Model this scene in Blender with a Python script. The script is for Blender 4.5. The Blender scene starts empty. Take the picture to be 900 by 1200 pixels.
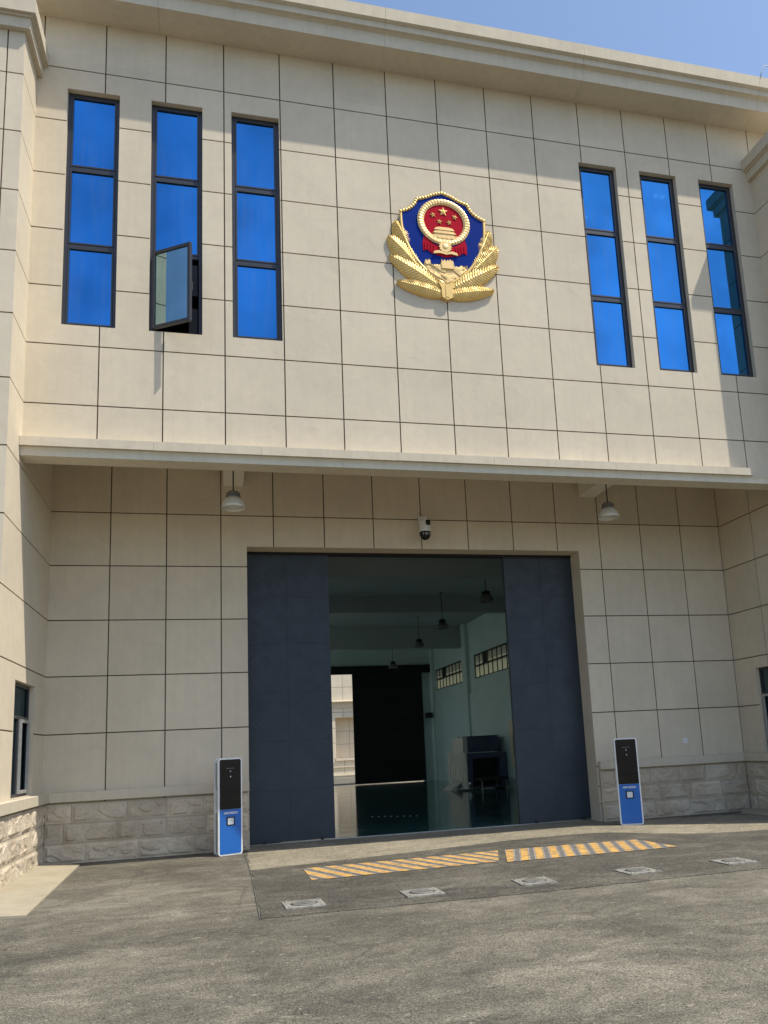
import bpy, math, random
from mathutils import Vector, Matrix, noise
R = math.radians
random.seed(7)
scene = bpy.context.scene
col = scene.collection

# ------------------------------------------------------------------ camera
yaw, pitch, roll = 0.260510997, 0.177474900, -0.0497660664
F = Vector((math.sin(yaw)*math.cos(pitch), math.cos(yaw)*math.cos(pitch), math.sin(pitch)))
R0 = Vector((math.cos(yaw), -math.sin(yaw), 0)); U0 = R0.cross(F)
RR = math.cos(roll)*R0 + math.sin(roll)*U0
UU = -math.sin(roll)*R0 + math.cos(roll)*U0
cd = bpy.data.cameras.new('camera'); cam = bpy.data.objects.new('camera', cd); col.objects.link(cam)
cam.matrix_world = Matrix(((RR.x, UU.x, -F.x, 1.84588575), (RR.y, UU.y, -F.y, -13.2803659), (RR.z, UU.z, -F.z, 1.6890683), (0, 0, 0, 1)))
cd.sensor_fit = 'HORIZONTAL'; cd.sensor_width = 36; cd.lens = 955.201/900*36
cd.shift_x = (450-503.9146)/900; cd.shift_y = (702.4074-600)/900
cd.clip_start = 0.05; cd.clip_end = 3000
scene.camera = cam

# ------------------------------------------------------------------ sky, sun, exposure
sd = Vector((1.5, -1.0, 3.13)).normalized()          # towards the sun
w = bpy.data.worlds.new('World'); scene.world = w; w.use_nodes = True
nt = w.node_tree; bg = nt.nodes['Background']
sky = nt.nodes.new('ShaderNodeTexSky'); sky.sky_type = 'NISHITA'; sky.sun_disc = False
sky.sun_elevation = math.asin(sd.z); sky.sun_rotation = math.atan2(sd.x, sd.y)
sky.air_density = 1.1; sky.dust_density = 1.3; sky.ozone_density = 2.2; sky.altitude = 50
nt.links.new(sky.outputs[0], bg.inputs[0]); bg.inputs[1].default_value = 0.142
sl = bpy.data.lights.new('sun', 'SUN'); sl.energy = 3.55; sl.angle = R(0.5); sl.color = (1.0, 0.935, 0.81)
so = bpy.data.objects.new('sun', sl); col.objects.link(so)
so.rotation_euler = sd.to_track_quat('Z', 'Y').to_euler()
so.location = (8, -10, 30)
scene.view_settings.view_transform = 'Standard'; scene.view_settings.look = 'None'
scene.view_settings.gamma = 1; scene.view_settings.use_curve_mapping = False
scene.view_settings.exposure = 0.53

# ------------------------------------------------------------------ material helpers
class NT:
    def __init__(s, name):
        s.m = bpy.data.materials.new(name); s.m.use_nodes = True; s.t = s.m.node_tree
        s.b = s.t.nodes['Principled BSDF']; s.out = s.t.nodes['Material Output']
        tc = s.t.nodes.new('ShaderNodeTexCoord')
        g = s.t.nodes.new('ShaderNodeNewGeometry'); s.pos = g.outputs['Position']; s.obj = tc.outputs['Object']
    def n(s, typ, **k):
        x = s.t.nodes.new(typ)
        for a, v in k.items(): setattr(x, a, v)
        return x
    def l(s, a, b): s.t.links.new(a, b)
    def mapping(s, src, scale=(1,1,1), rot=(0,0,0)):
        m = s.n('ShaderNodeMapping'); m.inputs['Scale'].default_value = scale; m.inputs['Rotation'].default_value = rot
        s.l(src, m.inputs['Vector']); return m.outputs[0]
    def noise(s, scale, detail=4, rough=.55, vec=None, dist=0):
        x = s.n('ShaderNodeTexNoise'); x.inputs['Scale'].default_value = scale; x.inputs['Detail'].default_value = detail
        x.inputs['Roughness'].default_value = rough; x.inputs['Distortion'].default_value = dist
        s.l(vec or s.pos, x.inputs['Vector']); return x.outputs['Fac']
    def ramp(s, fac, *stops):
        x = s.n('ShaderNodeValToRGB'); e = x.color_ramp.elements
        while len(e) < len(stops): e.new(.5)
        for el, (p, c) in zip(e, stops):
            el.position = p; el.color = (c, c, c, 1) if isinstance(c, (int, float)) else tuple(c)+(1,)
        s.l(fac, x.inputs[0]); return x.outputs[0]
    def mix(s, fac, a, b, mode='MIX'):
        x = s.n('ShaderNodeMix', data_type='RGBA', blend_type=mode)
        for sock, v in ((x.inputs[0], fac), (x.inputs[6], a), (x.inputs[7], b)):
            if isinstance(v, (int, float)): sock.default_value = v
            elif isinstance(v, tuple): sock.default_value = v+(1,)
            else: s.l(v, sock)
        return x.outputs[2]
    def bump(s, h, strength=.3, dist=.01, prev=None):
        x = s.n('ShaderNodeBump'); x.inputs['Strength'].default_value = strength; x.inputs['Distance'].default_value = dist
        s.l(h, x.inputs['Height'])
        if prev: s.l(prev, x.inputs['Normal'])
        s.l(x.outputs[0], s.b.inputs['Normal']); return x.outputs[0]
    def base(s, v):
        if isinstance(v, tuple): s.b.inputs['Base Color'].default_value = v+(1,)
        else: s.l(v, s.b.inputs['Base Color'])
    def set(s, **k):
        for a, v in k.items():
            i = s.b.inputs[a.replace('_', ' ')]
            if isinstance(v, (int, float)): i.default_value = v
            elif isinstance(v, tuple): i.default_value = v
            else: s.l(v, i)
        return s

def mat_simple(name, c, rough=.5, metal=0, var=.08, scale=6, spec=.5, bump=0, bscale=80):
    t = NT(name)
    f = t.noise(scale, 4)
    lo = tuple(x*(1-var) for x in c); hi = tuple(min(1, x*(1+var)) for x in c)
    t.base(t.ramp(f, (.3, lo), (.7, hi)))
    t.set(Roughness=rough, Metallic=metal, Specular_IOR_Level=spec)
    if bump: t.bump(t.noise(bscale, 3), bump, .004)
    return t.m

def mat_panel(name, c, strength=1.0):
    """stone-paint render on insulation panels: fine grain, trowel waves, faint run-off streaks, tone per panel"""
    t = NT(name)
    at = t.n('ShaderNodeAttribute', attribute_name='tone')
    big = t.noise(.55, 4, .6); mid = t.noise(3.2, 5, .6, dist=1.2); fine = t.noise(160, 2, .5)
    c1 = tuple(x*.93 for x in c); c2 = tuple(min(1, x*1.06) for x in c)
    a = t.ramp(big, (.3, c1), (.7, c2))
    a = t.mix(.35, a, t.ramp(mid, (.3, (.86, .86, .88)), (.7, (1.08, 1.07, 1.05))), 'MULTIPLY')
    st = t.noise(1.0, 4, .6, t.mapping(t.pos, (9, 9, .55)))
    a = t.mix(.12*strength, a, t.ramp(st, (.38, (.78, .78, .80)), (.55, (1, 1, 1))), 'MULTIPLY')
    a = t.mix(.5, a, t.ramp(fine, (.3, .90), (.7, 1.08)), 'MULTIPLY')
    a = t.mix(1.0, a, at.outputs['Color'], 'MULTIPLY')
    t.base(a); t.set(Roughness=.88, Specular_IOR_Level=.25)
    p = t.bump(t.noise(1.9, 4, .55, dist=.8), .22, .03)
    t.bump(fine, .25, .003, p)
    return t.m

M = {}
M['panel'] = mat_panel('stone_paint', (.625, .545, .418))
M['trim'] = mat_panel('cornice_render', (.58, .512, .396), 2.0)
M['ceiling'] = mat_panel('soffit_render', (.74, .70, .60))
M['ledge'] = mat_panel('ledge_render', (.64, .585, .46), 2.0)
M['joint'] = mat_simple('joint_sealant', (.085, .062, .038), .8)
# rough split stone
t = NT('split_stone')
a = t.ramp(t.noise(1.6, 5, .6), (.3, (.43, .345, .25)), (.5, (.52, .44, .335)), (.72, (.60, .53, .42)))
a = t.mix(.45, a, t.ramp(t.noise(9, 6, .7, dist=.8), (.3, .72), (.65, 1.15)), 'MULTIPLY')
at = t.n('ShaderNodeAttribute', attribute_name='tone'); a = t.mix(1.0, a, at.outputs['Color'], 'MULTIPLY')
t.base(a); t.set(Roughness=.9, Specular_IOR_Level=.2)
p = t.bump(t.noise(14, 7, .65, dist=.6), .45, .015); M['stone'] = t.m
M['mortar'] = mat_simple('stone_mortar', (.42, .37, .31), .9)

def asphalt(name, base, light, dark, lightness, patch=.9):
    t = NT(name)
    rot = t.mapping(t.pos, (.8, 1.25, 1), (0, 0, R(-18)))
    st = t.noise(1.3, 7, .68, rot, 1.0)
    a = t.ramp(st, (.30, dark), (.5, base), (.72, light))
    b = t.noise(.33, 5, .62, dist=.6); a = t.mix(1.0, a, t.ramp(b, (.36, 1-.36*patch), (.62, 1+.24*patch)), 'MULTIPLY')
    b2 = t.noise(.9, 6, .7, t.mapping(t.pos, (.7, 1.0, 1), (0, 0, R(12))), 1.2); a = t.mix(t.ramp(b2, (.52, 0.0), (.68, .45*patch)), a, dark)
    # dusty drag streaks
    s2 = t.noise(1.0, 6, .75, t.mapping(t.pos, (.9, 3.2, 1), (0, 0, R(-10))), .9)
    a = t.mix(t.ramp(s2, (.55, 0.0), (.72, .42)), a, light)
    fine = t.noise(62, 3, .85)
    f2 = t.noise(24, 3, .7); a = t.mix(.6, a, t.ramp(f2, (.38, .72), (.62, 1.30)), 'MULTIPLY')
    a = t.mix(.95, a, t.ramp(fine, (.40, .42), (.60, 1.60)), 'MULTIPLY')
    med = t.noise(6.5, 6, .78, t.mapping(t.pos, (1, 1.1, 1), (0, 0, R(-14))), .6)
    a = t.mix(.45, a, t.ramp(med, (.34, .66), (.66, 1.34)), 'MULTIPLY')
    grit = t.n('ShaderNodeTexVoronoi'); grit.inputs['Scale'].default_value = 75; t.l(t.pos, grit.inputs['Vector'])
    a = t.mix(t.ramp(grit.outputs['Distance'], (.10, .32), (.22, 0.0)), a, tuple(min(1, x*2.2) for x in light))
    dk = t.noise(21, 4, .65, t.mapping(t.pos, (1, 1, 1), (.3, 0, 1.2)), .3); a = t.mix(t.ramp(dk, (.59, 0.0), (.65, .6)), a, tuple(x*.5 for x in dark))
    # sparse pale chips and dust blots
    ch = t.noise(16, 4, .65, t.mapping(t.pos, (.7, 1.3, 1), (0, 0, R(-12))), .5)
    a = t.mix(t.ramp(ch, (.63, 0.0), (.68, .8)), a, tuple(min(1, x*1.5) for x in light))
    a = t.mix(1.0, a, (lightness,)*3, 'MULTIPLY')
    t.base(a); t.set(Roughness=.92, Specular_IOR_Level=.25)
    p = t.bump(fine, .6, .006); t.bump(grit.outputs['Distance'], .35, .004, p)
    return t.m
def add_cracks(m):
    t = m.node_tree; b = t.nodes['Principled BSDF']; src = b.inputs['Base Color'].links[0].from_socket
    g = t.nodes.new('ShaderNodeNewGeometry'); nz_ = t.nodes.new('ShaderNodeTexNoise'); nz_.inputs['Scale'].default_value = 2.2; nz_.inputs['Detail'].default_value = 6
    t.links.new(g.outputs['Position'], nz_.inputs['Vector'])
    mx_ = t.nodes.new('ShaderNodeMix'); mx_.data_type = 'VECTOR'; mx_.inputs[0].default_value = .18; t.links.new(g.outputs['Position'], mx_.inputs[4]); t.links.new(nz_.outputs['Color'], mx_.inputs[5])
    v = t.nodes.new('ShaderNodeTexVoronoi'); v.feature = 'DISTANCE_TO_EDGE'; v.inputs['Scale'].default_value = .33; t.links.new(mx_.outputs[1], v.inputs['Vector'])
    rp_ = t.nodes.new('ShaderNodeValToRGB'); rp_.color_ramp.elements[0].position = .0; rp_.color_ramp.elements[0].color = (.55, .55, .55, 1); rp_.color_ramp.elements[1].position = .0045; rp_.color_ramp.elements[1].color = (1, 1, 1, 1)
    t.links.new(v.outputs['Distance'], rp_.inputs[0])
    m2_ = t.nodes.new('ShaderNodeMix'); m2_.data_type = 'RGBA'; m2_.blend_type = 'MULTIPLY'; m2_.inputs[0].default_value = .6
    t.links.new(src, m2_.inputs[6]); t.links.new(rp_.outputs[0], m2_.inputs[7]); t.links.new(m2_.outputs[2], b.inputs['Base Color'])
M['asphalt'] = asphalt('worn_asphalt', (.128, .116, .089), (.208, .189, .148), (.076, .071, .057), 1.0)
add_cracks(M['asphalt'])
M['patch'] = asphalt('newer_asphalt', (.082, .075, .060), (.145, .131, .103), (.050, .046, .039), 1.0, .4)
M['slab'] = asphalt('concrete_sill', (.235, .207, .150), (.305, .270, .196), (.165, .146, .108), 1.0, .3)
t = NT('pale_concrete')
a = t.ramp(t.noise(1.7, 6, .65), (.3, (.30, .26, .18)), (.7, (.40, .35, .255)))
a = t.mix(.6, a, t.ramp(t.noise(60, 3, .6), (.3, .86), (.7, 1.1)), 'MULTIPLY')
a = t.mix(t.ramp(t.noise(2.8, 5, .7), (.60, 0.0), (.72, .5)), a, (.36, .27, .17))
t.base(a); t.set(Roughness=.9); t.bump(t.noise(40, 4), .3, .005); M['concrete'] = t.m

M['frame'] = mat_simple('window_aluminium', (.040, .042, .050), .38, .3, .06)
M['gasket'] = mat_simple('black_gasket', (.012, .012, .014), .6)
M['white'] = mat_simple('white_plastic', (.72, .72, .70), .35)
M['door'] = None
t = NT('navy_door_paint')
a = t.ramp(t.noise(1.2, 5, .6), (.3, (.017, .026, .038)), (.7, (.025, .036, .050)))
t.base(a); t.set(Roughness=t.ramp(t.noise(5, 5), (.3, .45), (.7, .62)), Specular_IOR_Level=.45)
t.bump(t.noise(3, 4), .2, .01); M['door'] = t.m
M['emboss'] = mat_simple('embossed_steel', (.034, .043, .066), .40, 0, .2, 3)
M['black'] = mat_simple('matt_black', (.006, .006, .007), .7)
M['steel'] = mat_simple('galvanised_steel', (.42, .42, .41), .5, .5, .15, 12)
M['lamp_cap'] = mat_simple('lamp_housing', (.20, .20, .19), .45, .4)
M['alu_shade'] = mat_simple('spun_aluminium', (.72, .72, .68), .45, .3, .1, 5)
M['blue'] = mat_simple('kiosk_blue', (.010, .115, .42), .32, 0, .05, 3)
M['screen'] = mat_simple('kiosk_black_glass', (.004, .004, .005), .04)
M['kgrey'] = mat_simple('kiosk_grey', (.22, .23, .24), .45)
M['pale'] = mat_simple('reader_grey', (.62, .64, .66), .4)
M['yellow'] = None
t = NT('worn_yellow_paint')
wv = t.noise(9, 8, .8, dist=.6)
c = t.ramp(t.noise(3, 4), (.3, (.52, .29, .07)), (.7, (.63, .37, .095)))
t.base(t.mix(t.ramp(wv, (.47, 0.0), (.60, .9)), c, (.14, .125, .10)))
t.set(Roughness=.75); t.bump(t.noise(60, 3), .4, .004); M['yellow'] = t.m
t = NT('faded_marking_base')
t.base(t.mix(t.ramp(t.noise(9, 6, .7), (.45, 0.0), (.6, .9)), (.15, .14, .125), (.10, .095, .083))); t.set(Roughness=.85); M['mbase'] = t.m
t = NT('worn_pale_paint')
t.base(t.mix(t.ramp(t.noise(12, 6, .7), (.48, 0.0), (.6, .9)), (.34, .32, .30), (.09, .085, .08))); t.set(Roughness=.85); M['pedge'] = t.m
M['cover'] = mat_simple('cover_steel', (.25, .24, .21), .65, .2, .45, 18, bump=.4, bscale=60)
M['cover_dark'] = mat_simple('cover_recess', (.10, .098, .09), .7)
M['cover_disc'] = mat_simple('cover_lid', (.16, .155, .14), .6, .2, .3, 18)
# emblem
def gold(name, c, r):
    t = NT(name); t.base(t.ramp(t.noise(5, 4), (.3, tuple(x*.85 for x in c)), (.7, c)))
    t.set(Roughness=r, Metallic=.5); return t.m
M['gold'] = gold('gold_leaf', (.84, .56, .19), .36)
M['gold2'] = gold('gold_relief', (.76, .52, .22), .42)
M['navy'] = mat_simple('enamel_blue', (.004, .026, .21), .35, spec=.05)
M['red'] = mat_simple('enamel_red', (.42, .006, .022), .35, spec=.05)
# glass
def coated(name, tint, through=.12, dark=(.02, .03, .04)):
    """blue reflective coated pane: most light mirrored with a blue tint, a little passes"""
    t = NT(name)
    gl = t.n('ShaderNodeBsdfGlossy'); gl.inputs['Roughness'].default_value = .012
    gl.inputs['Color'].default_value = tint+(1,)
    tr = t.n('ShaderNodeBsdfTransparent'); tr.inputs['Color'].default_value = (.25, .45, .6, 1)
    df = t.n('ShaderNodeBsdfDiffuse'); df.inputs['Color'].default_value = (.16, .22, .30, 1)
    drift = t.noise(.55, 3, .5); lo = tuple(x*.80 for x in tint); hi = tuple(min(1, x*1.22) for x in tint)
    t.l(t.ramp(drift, (.36, lo), (.64, hi)), gl.inputs['Color'])
    streak = t.noise(1.0, 5, .6, t.mapping(t.pos, (7, 7, .5)))
    bp = t.n('ShaderNodeBump'); bp.inputs['Strength'].default_value = .10; bp.inputs['Distance'].default_value = .02
    t.l(t.noise(.9, 2, .4), bp.inputs['Height']); t.l(bp.outputs[0], gl.inputs['Normal'])
    m1 = t.n('ShaderNodeMixShader'); m1.inputs[0].default_value = through; t.l(gl.outputs[0], m1.inputs[1]); t.l(tr.outputs[0], m1.inputs[2])
    m2 = t.n('ShaderNodeMixShader'); t.l(t.ramp(streak, (.45, .01), (.72, .13)), m2.inputs[0]); t.l(m1.outputs[0], m2.inputs[1]); t.l(df.outputs[0], m2.inputs[2])
    t.l(m2.outputs[0], t.out.inputs[0]); return t.m
M['bluepane'] = coated('blue_reflective_glass', (.045, .255, .61))
M['openpane'] = coated('open_sash_glass', (.30, .46, .52), .12, (.06, .12, .14))
M['darkpane'] = coated('dark_glass', (.10, .15, .17), .1)
t = NT('frosted_glass'); t.base((.50, .50, .42)); t.set(Roughness=.5, Transmission_Weight=0.0)
tl = t.n('ShaderNodeBsdfTranslucent'); tl.inputs[0].default_value = (.42, .42, .34, 1)
mx = t.n('ShaderNodeMixShader'); mx.inputs[0].default_value = .75; t.l(t.b.outputs[0], mx.inputs[1]); t.l(tl.outputs[0], mx.inputs[2]); t.l(mx.outputs[0], t.out.inputs[0])
M['frost'] = t.m
# hall
M['hall'] = mat_simple('hall_wall_paint', (.60, .73, .70), .6, 0, .05, .8)
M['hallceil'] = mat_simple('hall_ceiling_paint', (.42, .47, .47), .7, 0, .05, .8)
t = NT('green_epoxy_floor')
t.base(t.ramp(t.noise(1.1, 5), (.3, (.024, .088, .082)), (.7, (.036, .12, .11))))
t.set(Roughness=t.ramp(t.noise(2.4, 5), (.35, .05), (.7, .16)), Specular_IOR_Level=.9)
t.bump(t.noise(1.6, 2, .4, t.mapping(t.pos, (1, 3.5, 1))), .12, .012); M['epoxy'] = t.m
M['navybox'] = mat_simple('scanner_blue', (.075, .092, .16), .5)
M['scangrey'] = mat_simple('scanner_grey', (.66, .63, .56), .5, 0, .08, 3)
M['cream'] = mat_simple('cream_board', (.75, .66, .48), .5)
M['brown'] = mat_simple('brown_print', (.16, .08, .03), .5)
t = NT('ceiling_downlight'); t.set(Emission_Color=(1, .97, .9, 1), Emission_Strength=14.0); M['lit'] = t.m
M['room'] = mat_simple('room_paint', (.20, .21, .22), .8)

# ------------------------------------------------------------------ mesh helpers
class MB:
    def __init__(s): s.v = []; s.f = []; s.mi = []; s.tone = []; s.smooth = []
    def quad(s, pts, mi=0, tone=1.0, sm=False):
        n = len(s.v); s.v += [tuple(p) for p in pts]; s.f.append(tuple(range(n, n+len(pts)))); s.mi.append(mi); s.tone.append(tone); s.smooth.append(sm)
    def box(s, a, b, mi=0, tone=1.0, bev=0.0):
        (x0, y0, z0), (x1, y1, z1) = [tuple(min(p, q) for p, q in zip(a, b)), tuple(max(p, q) for p, q in zip(a, b))]
        if bev:
            bev = min(bev, (x1-x0)/3, (y1-y0)/3, (z1-z0)/3)
            def P(ix, iy, iz, ax):
                c = [(x0, x1)[ix], (y0, y1)[iy], (z0, z1)[iz]]; d = [(1, -1)[ix], (1, -1)[iy], (1, -1)[iz]]
                for k in range(3):
                    if k != ax: c[k] += d[k]*bev
                return tuple(c)
            idx = {}
            for ix in (0, 1):
                for iy in (0, 1):
                    for iz in (0, 1):
                        for ax in range(3): idx[(ix, iy, iz, ax)] = len(s.v); s.v.append(P(ix, iy, iz, ax))
            def add(f): s.f.append(tuple(f)); s.mi.append(mi); s.tone.append(tone); s.smooth.append(False)
            for ax in range(3):
                o = [k for k in range(3) if k != ax]
                for sd_ in (0, 1):
                    ring = []
                    for (p, q) in ((0, 0), (1, 0), (1, 1), (0, 1)):
                        k = [0, 0, 0]; k[ax] = sd_; k[o[0]] = p; k[o[1]] = q; ring.append(idx[tuple(k)+(ax,)])
                    flip = (sd_ == 0) != (ax == 1)
                    add(ring[::-1] if flip else ring)
            for ax in range(3):      # edge along axis ax
                o = [k for k in range(3) if k != ax]
                for p in (0, 1):
                    for q in (0, 1):
                        k0 = [0, 0, 0]; k0[o[0]] = p; k0[o[1]] = q; k1 = list(k0); k1[ax] = 1
                        add((idx[tuple(k0)+(o[0],)], idx[tuple(k1)+(o[0],)], idx[tuple(k1)+(o[1],)], idx[tuple(k0)+(o[1],)]))
            for ix in (0, 1):
                for iy in (0, 1):
                    for iz in (0, 1): add([idx[(ix, iy, iz, a_)] for a_ in range(3)])
            return
        n = len(s.v)
        s.v += [(x0,y0,z0),(x1,y0,z0),(x1,y1,z0),(x0,y1,z0),(x0,y0,z1),(x1,y0,z1),(x1,y1,z1),(x0,y1,z1)]
        for f in ((0,3,2,1),(4,5,6,7),(0,1,5,4),(1,2,6,5),(2,3,7,6),(3,0,4,7)):
            s.f.append(tuple(n+k for k in f)); s.mi.append(mi); s.tone.append(tone); s.smooth.append(False)
    def prism(s, pts, x0, x1, mi=0, axis='x', caps=True):
        """closed profile pts (a,b) extruded along an axis"""
        def P(a, b, t): return {'x': (t, a, b), 'y': (a, t, b), 'z': (a, b, t)}[axis]
        n = len(s.v); k = len(pts)
        s.v += [P(a, b, x0) for a, b in pts] + [P(a, b, x1) for a, b in pts]
        for i in range(k):
            j = (i+1) % k; s.f.append((n+i, n+j, n+k+j, n+k+i)); s.mi.append(mi); s.tone.append(1); s.smooth.append(False)
        if caps:
            s.f.append(tuple(n+i for i in range(k))[::-1]); s.f.append(tuple(n+k+i for i in range(k)))
            s.mi += [mi]*2; s.tone += [1]*2; s.smooth += [False]*2
    def lathe(s, prof, c=(0,0,0), seg=32, mi=0, axis='z', sm=True):
        n = len(s.v)
        for r, h in prof:
            for i in range(seg):
                a = 2*math.pi*i/seg; p = (r*math.cos(a), r*math.sin(a), h)
                if axis == 'y': p = (p[0], p[2], p[1])
                if axis == 'x': p = (p[2], p[0], p[1])
                s.v.append((p[0]+c[0], p[1]+c[1], p[2]+c[2]))
        for j in range(len(prof)-1):
            for i in range(seg):
                i2 = (i+1) % seg
                s.f.append((n+j*seg+i, n+j*seg+i2, n+(j+1)*seg+i2, n+(j+1)*seg+i)); s.mi.append(mi); s.tone.append(1); s.smooth.append(sm)
        for j in (0, len(prof)-1):
            if prof[j][0] > 1e-4:
                s.f.append(tuple(n+j*seg+i for i in range(seg))); s.mi.append(mi); s.tone.append(1); s.smooth.append(False)
    def tube(s, pts, r, seg=8, mi=0, closed=False):
        pts = [Vector(p) for p in pts]; n = len(s.v); k = len(pts); rings = []
        for i, p in enumerate(pts):
            d = (pts[(i+1) % k if closed else min(i+1, k-1)] - pts[i-1 if closed else max(i-1, 0)]).normalized()
            u = d.orthogonal().normalized() if i == 0 else (u0 - d*u0.dot(d)).normalized()
            u0 = u; v = d.cross(u)
            for a in range(seg):
                t_ = 2*math.pi*a/seg; s.v.append(tuple(p + r*(math.cos(t_)*u + math.sin(t_)*v)))
        for i in range(k if closed else k-1):
            j = (i+1) % k
            for a in range(seg):
                b = (a+1) % seg; s.f.append((n+i*seg+a, n+i*seg+b, n+j*seg+b, n+j*seg+a)); s.mi.append(mi); s.tone.append(1); s.smooth.append(True)
        if not closed:
            for i in (0, k-1): s.f.append(tuple(n+i*seg+a for a in range(seg))); s.mi.append(mi); s.tone.append(1); s.smooth.append(False)
    def build(s, name, mats, parent=None, recalc=True, loc=None):
        import bmesh
        me = bpy.data.meshes.new(name); me.from_pydata(s.v, [], s.f)
        if not isinstance(mats, (list, tuple)): mats = [mats]
        for m in mats: me.materials.append(m)
        for p, mi, sm in zip(me.polygons, s.mi, s.smooth): p.material_index = mi; p.use_smooth = sm
        at = me.color_attributes.new('tone', 'FLOAT_COLOR', 'CORNER')
        vals = []
        for p, tn in zip(me.polygons, s.tone): vals += [tn, tn, tn, 1]*p.loop_total
        at.data.foreach_set('color', vals)
        if recalc:
            bm = bmesh.new(); bm.from_mesh(me); bmesh.ops.recalc_face_normals(bm, faces=bm.faces); bm.to_mesh(me); bm.free()
        me.update()
        o = bpy.data.objects.new(name, me); col.objects.link(o)
        if parent: o.parent = parent
        if loc: o.location = loc
        return o

def empty(name, loc=(0, 0, 0), rz=0, parent=None):
    o = bpy.data.objects.new(name, None); col.objects.link(o); o.location = loc; o.rotation_euler = (0, 0, rz)
    if parent: o.parent = parent
    o.empty_display_size = .2
    return o
def tag(o, label=None, cat=None, group=None, kind=None):
    if label: o['label'] = label
    if cat: o['category'] = cat
    if group: o['group'] = group
    if kind: o['kind'] = kind
    return o
def copy_tree(o, parent=None):
    c = o.copy(); col.objects.link(c); c.parent = parent
    for ch in [x for x in list(col.objects) if x.parent == o]: copy_tree(ch, c)
    return c

def panel_wall(mb, P, us, zs, holes=(), gap=.0105, depth=.014, joint=1, var=.035, edge_u=(True, True)):
    """cladding panels with real recessed joints. P(u, z, d) -> point, d > 0 goes into the wall"""
    hu = sorted(set([h[0] for h in holes] + [h[1] for h in holes])); hz = sorted(set([h[2] for h in holes] + [h[3] for h in holes]))
    def inhole(u, z): return any(h[0] < u < h[1] and h[2] < z < h[3] for h in holes)
    for i in range(len(us)-1):
        for j in range(len(zs)-1):
            U0, U1, Z0, Z1 = us[i], us[i+1], zs[j], zs[j+1]
            a0 = U0 + (gap if i > 0 else 0); a1 = U1 - (gap if i < len(us)-2 else 0)
            b0 = Z0 + (gap if j > 0 else 0); b1 = Z1 - (gap if j < len(zs)-2 else 0)
            tn = 1 + random.uniform(-var, var)
            cu = [a0] + [x for x in hu if a0 < x < a1] + [a1]; cz = [b0] + [x for x in hz if b0 < x < b1] + [b1]
            for p in range(len(cu)-1):
                for q in range(len(cz)-1):
                    u0, u1, z0, z1 = cu[p], cu[p+1], cz[q], cz[q+1]
                    if inhole((u0+u1)/2, (z0+z1)/2): continue
                    mb.quad([P(u0, z0, 0), P(u1, z0, 0), P(u1, z1, 0), P(u0, z1, 0)], 0, tn)
                    for (e, f, on) in (((u0, z0), (u0, z1), p == 0), ((u1, z0), (u1, z1), p == len(cu)-2), ((u0, z0), (u1, z0), q == 0), ((u0, z1), (u1, z1), q == len(cz)-2)):
                        if on and not (e[0] == f[0] and e[0] in (us[0], us[-1])) and not (e[1] == f[1] and e[1] in (zs[0], zs[-1])): mb.quad([P(e[0], e[1], 0), P(f[0], f[1], 0), P(f[0], f[1], depth), P(e[0], e[1], depth)], 0, tn)
    # backing sheet (seen in the joints)
    cu = sorted(set([us[0], us[-1]] + [x for x in hu if us[0] < x < us[-1]])); cz = sorted(set([zs[0], zs[-1]] + [x for x in hz if zs[0] < x < zs[-1]]))
    for p in range(len(cu)-1):
        for q in range(len(cz)-1):
            u0, u1, z0, z1 = cu[p], cu[p+1], cz[q], cz[q+1]
            if inhole((u0+u1)/2, (z0+z1)/2): continue
            mb.quad([P(u0, z0, depth), P(u1, z0, depth), P(u1, z1, depth), P(u0, z1, depth)], joint)

def reveal(mb, P, h, d0, d1, mi=0, sides='lrtb'):
    u0, u1, z0, z1 = h
    for s_, (e, f) in (('l', ((u0, z0), (u0, z1))), ('r', ((u1, z0), (u1, z1))), ('b', ((u0, z0), (u1, z0))), ('t', ((u0, z1), (u1, z1)))):
        if s_ in sides: mb.quad([P(e[0], e[1], d0), P(f[0], f[1], d0), P(f[0], f[1], d1), P(e[0], e[1], d1)], mi)

XL, XR = -1.094, 12.963      # inner faces of the two wings
D = 2.481                    # depth of the door recess
WY = -0.90                   # front of the wings
ZR = [13.51-1.0275*k for k in range(7)]       # upper joint rows
ZB = [6.287, 5.266, 4.245, 3.224, 2.203]      # rows inside the recess

# ------------------------------------------------------------------ setting: ground and sheets
g = MB(); S = 900
g.quad([(-S, -S, 0), (S, -S, 0), (S, S, 0), (-S, S, 0)])
tag(g.build('ground', M['asphalt']), kind='structure', label='worn grey asphalt yard in front of the hall', cat='ground')

def ragged(pts, amp=.02, step=.12, seed=0, closed=True, skip=()):
    out = []
    for i in range(len(pts)):
        a = Vector(pts[i]).to_2d() if len(pts[i]) > 2 else Vector(pts[i]); b = Vector(pts[(i+1) % len(pts)])
        n = max(1, int((b-a).length/step)); nr = Vector((-(b-a).y, (b-a).x)).normalized()
        for k in range(n):
            p = a.lerp(b, k/n); s_ = 0 if (k == 0 or i in skip) else (noise.noise((p.x*2.1+seed, p.y*2.1, 0))*amp*2.4 + noise.noise((p.x*9, p.y*9+seed, 0))*amp)
            out.append(p + nr*s_)
    return out
def sheet(name, pts, z, m, label, kind='structure', cat=None, parent=None):
    mb = MB(); n = len(pts); mb.v = [(p[0], p[1], z) for p in pts]; mb.f = [tuple(range(n))]; mb.mi = [0]; mb.tone = [1]; mb.smooth = [False]
    for i in range(n):
        a, b = pts[i], pts[(i+1) % n]; mb.quad([(a[0], a[1], z), (b[0], b[1], z), (b[0], b[1], 0), (a[0], a[1], 0)])
    o = mb.build(name, m, parent)
    if kind: tag(o, label, cat, kind=kind)
    elif label: tag(o, label, cat)
    return o
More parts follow.
